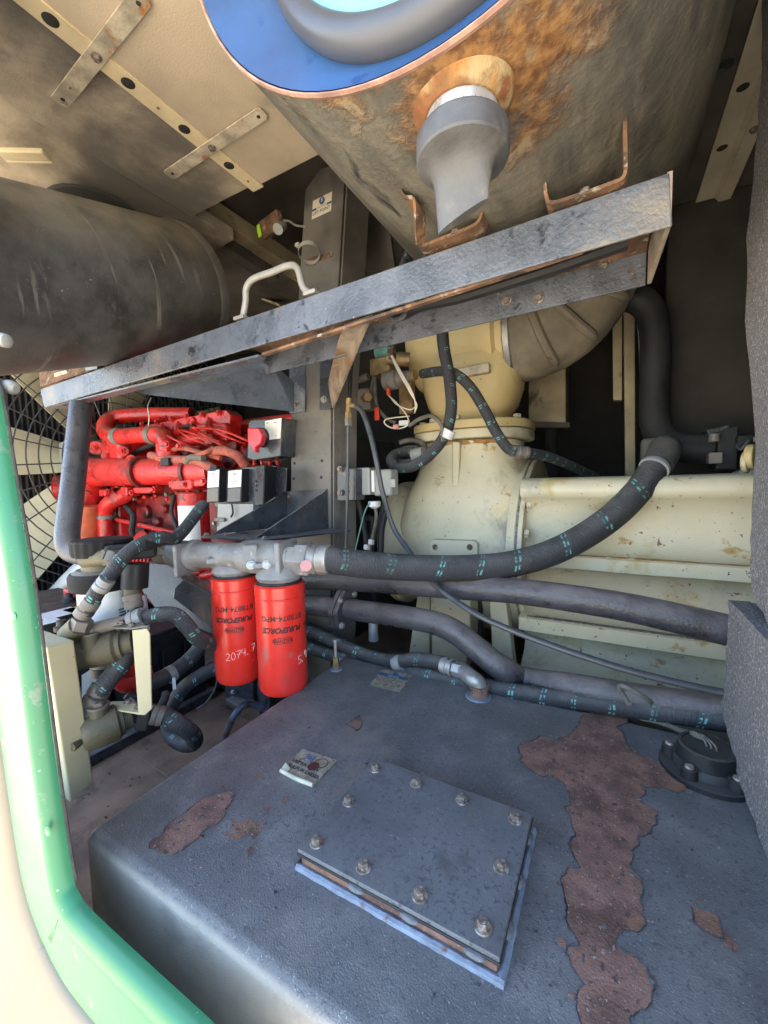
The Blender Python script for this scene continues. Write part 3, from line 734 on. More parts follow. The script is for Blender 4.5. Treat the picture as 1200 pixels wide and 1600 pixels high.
for k in range(3):
    b = MB()
    for j in range(9): b.obox(on(P, .1 + .095 * j, .16 + .15 * k), (0, 0, 1), (rnd.uniform(.002, .0055), .0012, .0004), xd)
    q = b.build('small_print', M['labelink'], so); q['kind'] = 'stuff'

# level sender
sc = at(1103, 1206, z=TZ)
sd = thing('level_sender', 'round black plastic level sender with rusty screws on the tank beside the foam', 'level sender', sc)
b = MB(); b.lathe([(0, .066), (.008, .066), (.010, .063)], sc, (0, 0, 1), 36); b.build('flange', M['plastic'], sd)
b = MB(); b.lathe([(.009, .049), (.018, .047), (.022, .043), (.046, .041), (.048, .038), (.0475, .0345), (.045, .034)], sc, (0, 0, 1), 36); b.build('body', M['plastic'], sd)
for k in range(5):
    a = math.radians(20 + 72 * k)
    p = sc + V((math.cos(a) * .052, math.sin(a) * .052, .008))
    b = MB(); b.lathe([(0, .012), (.018, .011)], p, (0, 0, 1), 14); b.obox(p + V((-math.cos(a) * .006, -math.sin(a) * .006, .008)), (0, 0, 1), (.016, .016, .016), (math.cos(a), math.sin(a), 0)); bo = b.build('screw_boss', M['plastic'], sd, bevel=.001)
    b = MB(); b.lathe([(0, .0065), (.004, .006), (.0042, .003)], p + V((0, 0, .018)), (0, 0, 1), 10); b.build('screw', M['bolt'], bo)
for k in range(3):
    b = MB(); o_ = sc + V((.0 + .006 * k, -.004 * k, .044))
    b.tube(crom([o_, o_ + V((-.004, .003, .010)), o_ + V((-.014, .022, .010)), at(1085, 1150, z=TZ + .05)], 8), .0016, 6); b.build('lead', M['cabledust'], sd)
b = MB(); b.tube(crom([at(1098, 1152, z=TZ + .055), at(1060, 1140, z=TZ + .03), at(1030, 1128, z=TZ + .014), at(1000, 1122, z=TZ + .01)], 8), .005, 8); b.build('lead_sleeve', M['cabledust'], sd)

# small breather fitting at the back left corner
fc = at(525, 1046, z=TZ)
ft = thing('breather_fitting', 'small brass fitting with a thin stem at the tank back corner', 'fitting', fc)
MB().lathe([(0, .016), (.003, .016), (.004, .012)], fc, (0, 0, 1), 18).build('washer', M['weld'], ft)
MB().lathe([(.004, .0085), (.016, .0085), (.017, .007), (.030, .007), (.031, .008), (.036, .008)], fc, (0, 0, 1), 6).build('hex_body', M['brass'], ft)
MB().lathe([(.036, .0045), (.075, .0045), (.077, .007), (.083, .007)], fc, (0, 0, 1), 10).build('stem', M['steel'], ft)
# ------------------------------------------------------------------ air cleaner
AX, AZ, AR, AY = -.165, .708, .312, .385
SX, SY = at(722, 215, y=.455).x, .455
ac = thing('air_cleaner', 'big rusty black air cleaner canister with end cap overhead coloured with a painted blue sky reflection', 'air cleaner', (AX, .7, AZ - AR))
N_ = 96
def cring(y, r, dx=0): return [V((AX + math.cos(2 * math.pi * j / N_) * r, y, AZ + math.sin(2 * math.pi * j / N_) * r)) for j in range(N_)]
can = MB(); can.rings([cring(AY + .004, AR), cring(AY + .1, AR), cring(.62, AR), cring(.8, AR), cring(1.05, AR), cring(1.085, AR - .012), cring(1.09, AR * .5)], (False, True)); can.build('canister', canister_mat(AY, SX, SY), ac)
b = MB(); b.rings([cring(AY, AR - .002), cring(AY - .002, AR - .001), cring(AY - .0025, AR + .001), cring(AY + .001, AR + .0022), cring(AY + .005, AR + .001)], (False, False)); b.build('rim', M['ringedge'], ac)
b = MB(); b.rings([cring(AY - .001, AR - .003), cring(AY + .012, AR - .03), cring(AY + .016, AR - .06), cring(AY + .010, AR - .10), cring(AY + .012, AR - .15), cring(AY + .014, AR - .2)], (False, True)); b.build('end_cap', M['ring'], ac)
GC = (AX + .014, AZ - .088); GR = .203
def gring(y, r): return [V((GC[0] + math.cos(2 * math.pi * j / N_) * r, y, GC[1] + math.sin(2 * math.pi * j / N_) * r)) for j in range(N_)]
b = MB(); b.rings([gring(AY + .014, GR - .002), gring(AY + .004, GR + .001), gring(AY - .006, GR - .001), gring(AY - .013, GR - .007), gring(AY - .016, GR - .015), gring(AY - .015, GR - .023), gring(AY - .011, GR - .028), gring(AY - .006, GR - .0295)], (False, False)); b.build('rubber_cover', M['gasket'], ac)
b = MB(); b.rings([gring(AY - .0065, GR - .029), gring(AY - .009, GR - .06), gring(AY - .010, GR - .12), gring(AY - .0102, GR - .17)], (False, True)); b.build('lid', M['lid'], ac)
# dust valve under the front end
zt = AZ - math.sqrt(AR ** 2 - (SX - AX) ** 2)
b = MB(); b.lathe([(.012, .056), (.0, .052), (-.006, .046), (-.010, .041)], (SX, SY, zt), (0, 0, 1), 32); b.build('rusted_boss', M['cleaner_rust'], ac)
b = MB(); b.lathe([(.0, .0385), (-.045, .0385)], (SX, SY, zt), (0, 0, 1), 32); b.build('neck', M['chrome'], ac)
dv = MB(); rs = []
for dz, rx, ry in ((-.027, .0440, .0440), (-.028, .0480, .0480), (-.0305, .0495, .0495), (-.051, .0497, .0497), (-.0535, .0485, .0485), (-.0555, .0450, .0445), (-.0575, .0400, .0380), (-.061, .0355, .0300), (-.068, .0325, .0215), (-.080, .0310, .0140), (-.095, .0295, .0090), (-.110, .0285, .0055)):
    sl = .10 if dz < -.1 else 0
    rs.append([V((SX + rx * math.cos(2 * math.pi * j / 36), SY + ry * math.sin(2 * math.pi * j / 36), zt + dz + (math.cos(2 * math.pi * j / 36) * .010 if dz < -.09 else 0))) for j in range(36)])
dv.rings(rs); dv.build('dust_valve', M['spout'], ac, smooth=26)
# rusty cradle straps holding the canister on the beam
BY = .64
def cradle(px, y0=.65, w=.036):
    P = crom([at(q[0], q[1], y=q[2] if len(q) > 2 else y0) for q in px], 4)
    return MB().ribbon(P, (0, 1, 0), w, .0045).build('cradle_strap', M['rust'], ac)
cradle([(628, 300, .565), (640, 318, .57), (654, 322, .575), (656, 352, .595), (657, 383, .63), (664, 392, .645), (690, 383), (735, 366), (752, 356), (757, 342), (757, 325)])
cradle([(790, 322), (830, 300), (845, 290), (853, 297), (856, 318), (864, 328), (900, 318), (955, 299), (973, 290), (977, 270), (976, 225), (977, 180), (988, 160), (1004, 132)])
for q in ((712, 374), (914, 312)): bolt(ac, at(*q, y=.64) + V((0, -.002, .004)), (0, 0, 1), BOLT)
pp = at(996, 150, y=.66); b = MB(); b.obox(pp, (.6, -.3, -.7), (.05, .04, .006)); b.build('weld_tab', M['rust'], ac, bevel=.002)

# ------------------------------------------------------------------ beam
bl_t, br_t = at(62, 608, y=BY), at(1047, 268, y=BY)
bl_b, br_b = at(69, 637, y=BY), at(1051, 352, y=BY)
beam = thing('support_beam', 'long black painted steel beam carrying the air cleaner across the opening', 'beam', (bl_b.x, BY, bl_b.z))
dY = lambda y: V((0, y, 0))
# front channel: web, top flange, bottom lip
b = MB(); b.prism([bl_t, br_t, br_b, bl_b], (0, .006, 0)); b.build('web', M['beam'], beam, bevel=.0025)
b = MB(); b.prism([bl_t + V((0, .0065, 0)), br_t + V((0, .0065, 0)), br_t + V((0, .07, 0)), bl_t + V((0, .07, 0))], (0, 0, -.006)); b.build('top_flange', M['beam'], beam, bevel=.001)
xm = at(400, 556, y=BY)
b = MB(); b.prism([bl_b + V((0, .0065, 0)), xm + V((0, .0065, 0)), xm + V((0, .03, 0)), bl_b + V((.02, .045, 0))], (0, 0, .005)); b.build('bottom_flange', M['beam'], beam, bevel=.001)
b = MB(); b.prism([xm + V((.01, .0065, .001)), br_b + V((-.1, .0065, .001)), br_b + V((-.1, .016, .001)), xm + V((.01, .016, .001))], (0, 0, .005)); b.build('bottom_lip', M['rust'], beam)
# end plate
e0, e1, e2 = br_b, at(1018, 443, y=.811), br_t
b = MB(); b.prism([e0 + V((-.001, 0.001, 0)), e1, e1 + V((0, 0, .062)), e0 + V((-.001, .001, .066))], (-.006, 0, 0)); b.build('end_plate', M['rustplate'], beam, bevel=.001)
# rear angle
ra = at(415, 584, y=.811); rb = at(1017, 443, y=.811)
b = MB(); b.prism([ra, rb + V((-.007, 0, 0)), rb + V((-.007, 0, .055)), ra + V((-.012, 0, .055))], (0, .006, 0)); b.build('rear_angle', M['beam'], beam, bevel=.001)
b = MB(); b.prism([ra + V((0, -.0005, .050)), rb + V((-.007, -.0005, .050)), rb + V((-.007, -.062, .050)), ra + V((0, -.062, .050))], (0, 0, .005)); b.build('rear_ledge', M['rust'], beam, bevel=.001)
for q in ((777, 452), (944, 409)): bolt(beam, at(*q, y=.807), (0, -.3, -1), BOLT)
for q in ((842, 466), (792, 470)): bolt(beam, at(*q, y=.810), (0, -1, 0), BOLT_S)
for q in ((984, 423), (990, 433)):
    b = MB(); b.lathe([(0, .0035), (.001, .0035)], at(*q, y=.810), (0, -1, 0), 10); b.build('hole', M['rust'], beam)
# slots of daylight show strap undersides and a black loom inside the beam
b = MB(); b.tube(crom([at(560, 502, y=.72), at(600, 488, y=.74), at(625, 494, y=.74), at(660, 478, y=.74), at(720, 465, y=.73), at(850, 425, y=.72), at(980, 380, y=.72)], 6), .010, 8); b.build('wiring_loom', M['plastic'], beam)
b = MB(); b.tube([at(622, 490, y=.715) + V((math.cos(k * .5) * .016, 0, math.sin(k * .5) * .011)) for k in range(13)], .005, 8); b.build('cable_loop', M['cable'], beam)
for q in ((645, 478), (700, 458), (905, 396)): 
    b = MB(); b.obox(at(*q, y=.75), (0, 1, 0), (.02, .02, .03)); b.build('clip', M['greyplastic'] if q[0] < 700 else M['rust'], beam)
# side gusset between beam and post, and the bolted ear on the post
g = [at(196, 606, y=.69), at(400, 559, y=.73), at(420, 566, y=.82), at(457, 596, y=1.005), at(457, 643, y=.955), at(232, 617, y=.665)]
b = MB(); b.prism(g, (.003, .005, 0)); b.build('side_gusset', M['gusset'], beam, bevel=.001)
b = MB(); b.prism([at(452, 560, y=1.012), at(477, 552, y=1.012), at(476, 643, y=1.012), at(452, 646, y=1.012)], (0, .005, 0)); b.build('post_ear', M['beam'], beam, bevel=.001)
bolt(beam, at(463, 633, y=1.012), (0, -1, 0), BOLT)
# tapered knee plate running back to the post
b = MB(); b.prism([at(538, 506, y=.66), at(578, 492, y=.66), at(519, 638, y=1.012), at(512, 600, y=1.012), at(524, 545, y=.82)], (.007, 0, 0)); b.build('knee_plate', M['rustplate'], beam, bevel=.001)
b = MB(); b.prism([at(500, 562, y=1.010), at(518, 556, y=1.010), at(517, 640, y=1.010), at(499, 640, y=1.010)], (0, .006, 0)); b.build('knee_ear', M['bracket'], beam, bevel=.001)
bolt(beam, at(506, 624, y=1.010), (0, -1, 0), BOLT_Z)
# grab handle
hp_ = [at(380, 494, y=.66), at(384, 470, y=.66), at(385, 450, y=.66), at(396, 436, y=.66), at(425, 425, y=.66), at(452, 415, y=.66), at(465, 420, y=.66), at(472, 445, y=.66), at(482, 457, y=.66), at(492, 456, y=.66)]
b = MB(); b.tube(crom(hp_, 6), .0068, 14); hd = b.build('grab_handle', M['handle'], beam)
for q in ((378, 496), (488, 457)):
    b = MB(); b.obox(at(*q, y=.66) + V((0, 0, -.003)), (0, 0, 1), (.03, .024, .008)); b.build('handle_foot', M['handle'], hd, bevel=.002)

# ------------------------------------------------------------------ lift post
PY_ = 1.02
pl_t, pr_t = at(477, 292, y=PY_), at(538, 292, y=PY_)
pl_m, pr_m = at(455, 640, y=PY_), at(517, 637, y=PY_)
def pex(a, bq, z): return a + (bq - a) * ((z - a.z) / (bq.z - a.z))
zb = FZ
pl_b, pr_b = at(446, 800, y=PY_), at(512, 833, y=PY_)
pl_b = V((pl_b.x - .02, PY_, zb)); pr_b = V((pr_b.x - .015, PY_, zb))
post = thing('lift_post', 'tall dark steel lift post with a lift point sticker near its top', 'post', (pl_b.x, PY_, zb))
top = [at(477, 296, y=PY_), at(500, 263, y=PY_), at(528, 257, y=PY_), at(538, 285, y=PY_)]
poly = [pl_b, pl_m, *top, pr_m, pr_b]
b = MB(); b.prism(poly, (0, .008, 0)); b.build('front_face', M['post'], post, bevel=.002)
D_ = .10
sidep = [top[3] + V((.0085, .004, 0)), top[3] + V((.022, D_, -.02)), pr_m + V((.03, D_, 0)), pr_b + V((.03, D_, 0)), pr_b + V((.0085, .004, 0)), pr_m + V((.0085, .004, 0))]
b = MB(); b.prism(sidep, (-.006, 0, 0)); b.build('side_face', M['post'], post, bevel=.002)
lp = [pl_b + V((.0, .0085, 0)), pl_m + V((0, .0085, 0)), top[0] + V((0, .0085, 0)), top[0] + V((0, D_, 0)), pl_b + V((0, D_, 0))]
b = MB(); b.prism(lp, (.006, 0, 0)); b.build('side_face', M['post'], post)
# sticker
S4 = [at(487, 343, y=PY_ - .0008), at(517, 329, y=PY_ - .0008), at(519, 299, y=PY_ - .0008), at(489, 314, y=PY_ - .0008)]
b = MB(); b.prism(S4, (0, .0006, 0)); so = b.build('lift_point_sticker', M['liftlabel'], post, smooth=0)
ux, uy = (S4[1] - S4[0]), (S4[3] - S4[0])
on4 = lambda u, v: S4[0] + ux * u + uy * v + V((0, -.0008, 0))
b = MB(); b.prism([on4(0, .40), on4(1, .40), on4(1, .52), on4(0, .52)], (0, .0004, 0)); b.build('band', M['labelblue'], so, smooth=0)
text_flat('lettering', 'LIFT POINT', .0125, on4(.5, .16), ux, uy, M['labelink'], so, bold=.0002)
b = MB(); b.prism([on4(.24, .38) + V((0, -.0003, 0)), on4(.76, .38) + V((0, -.0003, 0)), on4(.76, .53) + V((0, -.0003, 0)), on4(.24, .53) + V((0, -.0003, 0))], (0, .0003, 0)); b.build('notice_patch', M['liftlabel'], so, smooth=0)
text_flat('lettering', 'NOTICE', .0085, on4(.5, .41) + V((0, -.0008, 0)), ux, uy, M['labelblue'], so)
b = MB(); b.lathe([(0, .0105), (.0004, .0105)], on4(.5, .77), (0, -1, 0), 20); b.build('emblem', M['labelblue'], so)
text_flat('lettering', 'S', .014, on4(.5, .71) + V((0, -.0009, 0)), ux, uy, M['labelwhite'], so, bold=.0004)
# rusty tab with an open hose clamp
b = MB(); b.prism([at(477, 413, y=PY_ - .003), at(519, 400, y=PY_ - .003), at(520, 393, y=PY_ - .003), at(500, 398, y=PY_ - .003), at(478, 404, y=PY_ - .003)], (0, .003, 0)); b.build('rusty_tab', M['rust'], post, bevel=.001)
cc = at(483, 395, y=PY_ - .035); cpts = []
for k in range(25):
    a = 2 * math.pi * k / 24
    cpts.append(cc + V((math.cos(a) * .031, math.sin(a) * .031, .012 * math.cos(a + 1.0))))
hc = thing('hose_clamp', 'open pale metal hose clamp hanging on the rusty tab of the lift post', 'hose clamp', cc)
b = MB(); b.ribbon(cpts, (0, 0, 1), .010, .0012); b.build('band', M['handle'], hc)
b = MB(); b.obox(at(465, 383, y=PY_ - .045), (0, -1, .3), (.014, .010, .010)); b.build('screw_housing', M['ruststeel'], hc, bevel=.001)
for q in ((460, 724), (503, 720), (459, 748), (502, 746)):
    b = MB(); b.lathe([(0, .0048), (.0008, .0048)], at(*q, y=PY_ - .0004), (0, -1, 0), 12); b.build('hole', M['wall'], post)
for q in ((471, 718), (492, 716), (472, 676), (493, 674)):
    b = MB(); b.lathe([(0, .0022), (.0008, .0022)], at(*q, y=PY_ - .0004), (0, -1, 0), 8); b.build('rivet_hole', M['rust'], post)
bolt(post, at(453, 776, y=PY_ - .0004), (0, -1, 0), BOLT_S)
# reflector bracket hung from the roof left of the post
rb_ = thing('roof_latch', 'rusty latch bracket with a lime green reflector under the roof', 'latch', at(425, 352, y=1.02))
b = MB(); b.obox(at(424, 352, y=1.02), (-.2, -1, -.3), (.10, .05, .02)); b.build('bracket', M['rust'], rb_, bevel=.003)
b = MB(); b.obox(at(405, 361, y=1.005), (-.3, -1, -.2), (.014, .034, .006)); b.build('reflector', M['neon'], rb_, bevel=.001)
b = MB(); b.cyl(at(434, 358, y=1.0), at(441, 352, y=1.03), .016, 16); b.build('cup', M['greyplastic'], rb_)
b = MB(); b.tube(crom([at(432, 346, y=1.02), at(450, 345, y=1.02), at(462, 352, y=1.0), at(476, 354, y=.97)], 6), .0032, 8); b.build('cable', M['handle'], rb_)
b = MB(); b.tube(crom([at(545, 272, y=1.06), at(560, 268, y=1.08), at(575, 280, y=1.10), at(577, 300, y=1.10), at(570, 312, y=1.1)], 6), .003, 8); tag(b.build('roof_cable', M['handle']), 'thin pale cable loop right of the lift post top', 'cable')
# dark brace plate seen right of the post
b = MB(); b.prism([at(560, 290, y=1.25), at(605, 335, y=1.25), at(618, 425, y=1.25), at(560, 420, y=1.25)], (0, .02, 0)); tag(b.build('brace_plate', M['post'], bevel=.003), 'dark slanted brace plate behind the lift post top', 'brace')
b = MB(); b.tube([at(628, 420, y=.9), at(650, 362, y=.95)], .009, 10); tag(b.build('drain_hose', M['hosesmall']), 'short black hose rising behind the beam under the air cleaner', 'hose')
# ------------------------------------------------------------------ filter head on its shelf bracket
SZ = -.150
sh_ = thing('shelf_bracket', 'black shelf bracket with two triangular gussets bolted to the lift post', 'bracket', (-.82, .9, SZ))
p1, p2, p3 = at(314, 841, z=SZ), at(410, 847, z=SZ), at(513, 823, z=SZ)
yb = PY_ - .003
b = MB(); b.prism([p1, p2, V((p2.x + .10, yb, SZ)), V((p1.x + .10, yb, SZ))], (0, 0, .006)); b.build('shelf_plate', M['bracket'], sh_, bevel=.001)
ga = at(400, 840, z=SZ + .0065)
xr = at(511, 770, y=yb).x
b = MB(); b.prism([ga, V((xr, yb, SZ + .0065)), at(511, 764, y=yb), at(505, 770, y=yb - .012)], (-.006, 0, 0)); b.build('gusset', M['bracket'], sh_, bevel=.001)
gb = at(330, 836, z=SZ + .0065)
b = MB(); b.prism([gb, V((at(448, 800, y=yb).x, yb, SZ + .0065)), at(448, 768, y=yb), at(442, 772, y=yb - .012)], (-.006, 0, 0)); b.build('gusset', M['bracket'], sh_, bevel=.001)
b = MB(); b.prism([at(448, 768, y=yb), at(511, 764, y=yb), V((xr, yb, SZ + .0065)), V((at(448, 800, y=yb).x, yb, SZ + .0065))], (0, .0025, 0)); b.build('back_plate', M['bracket'], sh_)
for q in ((323, 836), (413, 842), (443, 832), (352, 836)):
    bolt(sh_, at(*q, z=SZ + .0065), (0, 0, 1), BOLT_S)

c1 = at(371, 985, d=1.075); c2 = at(440, 985, d=1.0)
HZ = SZ - .060
hd_dir = V((c2.x - c1.x, c2.y - c1.y, 0)).normalized()
fh = thing('filter_head', 'grey cast aluminium twin filter head under the shelf bracket', 'filter head', (c1 + c2) / 2 + V((0, 0, .2)))
hA = at(268, 866, d=1.10); hB = at(480, 872, d=.965)
b = MB(); L_ = (hB - hA).length; t_ = (hB - hA).normalized()
b.lathe([(0, .030), (.012, .036), (.045, .038), (.060, .034), (.075, .041), (.085, .041), (.09, .034), (L_ * .55, .034), (L_ * .58, .040), (L_ * .66, .042), (L_ * .86, .040), (L_ * .88, .033), (L_, .031)], hA, t_, 28); b.build('gallery', M['alu'], fh, smooth=40)
for c in (c1, c2):
    zc = at(440, 905, d=1.0).z
    b = MB(); b.lathe([(0, .050), (.010, .056), (.022, .052), (.040, .036)], (c.x, c.y, zc + .003), (0, 0, 1), 28); b.build('filter_seat', M['alu'], fh)
for q, dd in (((324, 852), 1.07), ((343, 852), 1.06), ((416, 856), .99), ((448, 846), 1.02)):
    p = at(*q, d=dd)
    b = MB(); b.cyl(V((p.x, p.y, SZ - .001)), V((p.x, p.y, SZ - .055)), .0125, 16, .015); b.build('bolt_post', M['alu'], fh)
b = MB(); b.obox(at(392, 867, d=.975), at(392, 867, d=-1), (.036, .052, .03)); b.build('boss', M['alu'], fh, bevel=.006, seg=3)
b = MB(); b.obox(at(405, 884, d=.962), at(405, 884, d=-1), (.052, .016, .014)); b.build('lug', M['alu'], fh, bevel=.005, seg=3)
for q in ((392, 883), (417, 882)): bolt(fh, at(*q, d=.952), at(*q, d=-1), BOLT_Z)
b = MB(); b.obox(at(336, 876, d=1.02), at(336, 876, d=-1), (.042, .02, .02)); b.build('cast_pad', M['alu'], fh, bevel=.008, seg=3)
b = MB(); b.obox(at(448, 872, d=.978), t_, (.088, .088, .014), (0, 0, 1)); b.build('end_flange', M['alu'], fh, bevel=.012, seg=3)
b = MB(); b.obox(at(292, 873, d=1.07), t_, (.085, .085, .012), (0, 0, 1)); b.build('end_flange', M['alu'], fh, bevel=.012, seg=3)
b = MB(); b.cyl(at(250, 866, d=1.12), at(272, 867, d=1.10), .028, 20); b.build('plug', M['dullsteel'], fh)
b = MB(); b.lathe([(0, .013), (.008, .013), (.012, .010)], at(250, 862, d=1.075), at(250, 862, d=-1), 6); b.build('plug_bolt', M['dullsteel'], fh)

def spin_on(c, name_label, txt, hand, ang, ztop, zbot):
    f = thing('spin_on_filter', name_label, 'oil filter', (c.x, c.y, zbot), 'red spin-on filters under the filter head')
    h = ztop - zbot; R_ = .0595
    pr = [(0, .035), (.001, .046), (.006, .0545), (.014, .0585), (.022, R_), (h - .034, R_), (h - .031, R_ - .0018), (h - .029, R_ + .0008), (h - .004, R_ + .0008), (h, R_ - .003)]
    b = MB(); b.lathe(pr, (c.x, c.y, zbot), (0, 0, 1), 56); ca = b.build('canister', M['filter'], f, smooth=30)
    b = MB(); b.lathe([(h, R_ - .006), (h + .006, R_ - .006)], (c.x, c.y, zbot), (0, 0, 1), 32); b.build('gasket', M['rubber'], f)
    R2 = R_ + .0004
    def put(s, size, du, hh, bold=0, shear=0, nm='lettering'):
        vs, fs = text_geo(s, size, 'CENTER', bold, shear)
        # printed upside down, as the filter hangs
        out = []
        for v in vs:
            a = ang - (v.x) / R2 + du / R2
            out.append(V((c.x + math.cos(a) * R2, c.y + math.sin(a) * R2, zbot + hh - v.y)))
        bb = MB(); bb.add(out, fs)
        o = link(nm, bb.mesh(nm, 0, False), M['ink'], ca); o['kind'] = 'stuff'
    put(txt, .0185, 0, h - .068, .0003)
    put('PUREFORCE', .0175, 0, h - .096, .0009, .2)
    # small arrow flourish and a slanted maker's plate
    def strip(u0, u1, v0, v1, sl=0):
        bb = MB(); n = 10; vs = []
        for k in range(n + 1):
            u = u0 + (u1 - u0) * k / n
            for v in (v0, v1):
                a = ang + (u + (sl if v == v1 else 0)) / R2
                vs.append(V((c.x + math.cos(a) * R2, c.y + math.sin(a) * R2, zbot + v)))
        bb.add(vs, [(2 * k, 2 * k + 2, 2 * k + 3, 2 * k + 1) for k in range(n)])
        return bb
    for u0, u1, v0 in ((.058, .072, .103), (.064, .080, .108), (.076, .088, .104)):
        o = strip(u0, u1, h - v0, h - v0 + .0028, .003).build('flourish', M['ink'], ca, smooth=0)
    bb = MB()
    for (u0, u1, v0, v1) in ((-.020, .020, .134, .1325), (-.020, .020, .1215, .120), (-.020, -.0185, .134, .120), (.0185, .020, .134, .120)):
        q = strip(u0, u1, h - v0, h - v1, .0); bb.add(q.v, q.f)
    o = bb.build('maker_plate', M['ink'], ca, smooth=0); o['kind'] = 'stuff'
    put('BALDWIN', .0105, 0, h - .1235, .0004)
    # handwritten hours
    R3 = R_ + .0006
    for k, (stroke) in enumerate(hand):
        pts = []
        for (u, v) in stroke:
            a = ang + u / R3
            pts.append(V((c.x + math.cos(a) * R3, c.y + math.sin(a) * R3, zbot + v)))
        bb = MB(); bb.tube(crom(pts, 4), .00055, 5); bb.build('handwriting', M['chalk'], ca)
    return f
W = .017
def digits(s, u0, v0, hgt):
    G = {'2': [[(0, .8), (.3, 1), (.65, .85), (.5, .5), (.1, .1), (0, 0), (.3, .12), (.8, 0)]], '0': [[(.4, 1), (.05, .6), (.15, .1), (.5, 0), (.75, .5), (.45, 1)]],
         '7': [[(0, .95), (.75, 1), (.45, .5), (.25, 0)], [(.15, .5), (.7, .55)]], '4': [[(.1, 1), (.0, .5), (.7, .45)], [(.6, 1), (.55, 0)]], '.': [[(.1, .05), (.15, -.15)]],
         '5': [[(.8, 1), (.2, 1), (.1, .6), (.6, .5), (.6, .1), (.0, 0)]], '1': [[(.4, 1), (.35, 0)]]}
    out = []
    for k, ch in enumerate(s):
        for st in G[ch]: out.append([(u0 + (k * .95 + x) * hgt * .72, v0 + k * hgt * .14 + y * hgt) for x, y in st])
    return out
zt1 = at(440, 907, d=1.0).z; zt0 = at(365, 897, d=1.075).z
zb1 = at(445, 1079, d=1.0).z; zb0 = at(378, 1062, d=1.075).z
ang1 = math.atan2(-c1.y, -c1.x); ang2 = math.atan2(-c2.y, -c2.x)
hh = zt0 - zb0
spin_on(c1, 'red spin-on filter with 2074.7 handwritten on it, left of the pair', 'BT8874-MPG', digits('2074.7', -.024, hh - .205, .019), ang1 - .12, zt0, zb0)
spin_on(c2, 'red spin-on filter nearer the black tank, right of the pair', 'BT8874-MPG', digits('5.4', .036, hh - .20, .018), ang2 + .03, zt1, zb1)
# ------------------------------------------------------------------ compressor
CY = 1.20                                   # front of the casing
JX = at(812, 850, y=CY + .05).x             # joint between bell and casing
cp = thing('compressor', 'cream painted screw compressor with rust specks behind the tank', 'compressor', (JX, 1.5, FZ))
AXY, AXZ = 1.52, -.235
# casing: a section swept along X with two ribs, rounded upper edge
sec = [(.18, .0), (.03, .0), (.010, -.004), (-.004, -.014), (-.012, -.030), (-.010, -.046), (.006, -.058), (.030, -.072), (.042, -.10), (.046, -.14), (.042, -.175), (.026, -.198), (.0, -.208), (-.020, -.210), (-.024, -.213), (-.024, -.244), (-.018, -.248), (.012, -.250), (.036, -.258), (.056, -.29), (.062, -.33), (.056, -.365), (.034, -.386), (.004, -.392), (-.018, -.394), (-.022, -.397), (-.022, -.432), (-.016, -.436), (.03, -.440), (.064, -.455), (.080, -.49), (.070, -.52), (.03, -.54), (.0, -.56), (-.005, -.60), (.02, -.66), (.10, -.72)]
X0, X1 = JX + .012, .95
b = MB(); n = len(sec); rs = []
xs_ = [X0 + (X1 - X0) * k / 30 for k in range(31)]
for x in xs_:
    rs.append([V((x, CY + dy + .0018 * mnoise.noise(V((x * 7, dz * 9, 0))), dz + .0012 * mnoise.noise(V((x * 6, dz * 5, 4))))) for dy, dz in sec] + [V((x, CY + .6, -.72)), V((x, CY + .6, 0))])
b.rings(rs); b.build('casing', M['creamr'], cp, smooth=48)
# grime lying on the two ribs
for dz in (-.2105, -.3945):
    b = MB(); b.box((X0 + .02, CY - .016, dz), (X1, CY + .012, dz + .0022)); b.build('grime', M['creamrust'] if dz > -.3 else M['bolt'], cp)
# joint flange with bolts
b = MB(); ex = .04
fl = []
for k in range(40):
    a = 2 * math.pi * k / 40
    fl.append(V((JX, AXY + math.cos(a) * .352, AXZ + math.sin(a) * .300)))
b.prism(fl, (-.026, 0, 0)); b.build('bell_flange', M['cream'], cp, bevel=.004)
b = MB(); b.prism([p + V((.0005, 0, 0)) for p in fl], (.005, 0, 0)); b.build('joint_gasket', M['bolt'], cp)
b = MB(); b.prism([V((p.x + .006, AXY + (p.y - AXY) * 1.006, AXZ + (p.z - AXZ) * 1.006)) for p in fl], (.014, 0, 0)); b.build('casing_flange', M['creamr'], cp, bevel=.003)
for k in range(7):
    a = math.radians(130 + 17 * k)
    bolt(cp, V((JX + .0205, AXY + math.cos(a) * .334, AXZ + math.sin(a) * .283)), (1, 0, 0), BOLT_C)
# bell: lathe about the shaft, narrowing to the engine side
NB = 64; rs = []
for h, r in ((-.018, .30), (-.03, .292), (-.10, .288), (-.20, .290), (-.27, .285), (-.33, .262), (-.38, .235), (-.42, .222), (-.46, .225), (-.475, .24), (-.50, .24), (-.52, .20)):
    rs.append([V((JX + h, AXY + math.cos(2 * math.pi * k / NB) * r * 1.08, AXZ + math.sin(2 * math.pi * k / NB) * r * .96 * (1.0 if math.sin(2 * math.pi * k / NB) > 0 else 1.15))) for k in range(NB)])
b = MB(); b.rings(rs); b.build('bell_housing', M['cream'], cp, smooth=45)
# seam rib round the bell
b = MB(); sx = at(625, 830, y=1.35).x
b.lathe([(0, .286), (.003, .2885), (.012, .2885), (.015, .286)], (JX - .27, AXY, AXZ), (1, 0, 0), 64); b.build('bell_rib', M['cream'], cp)
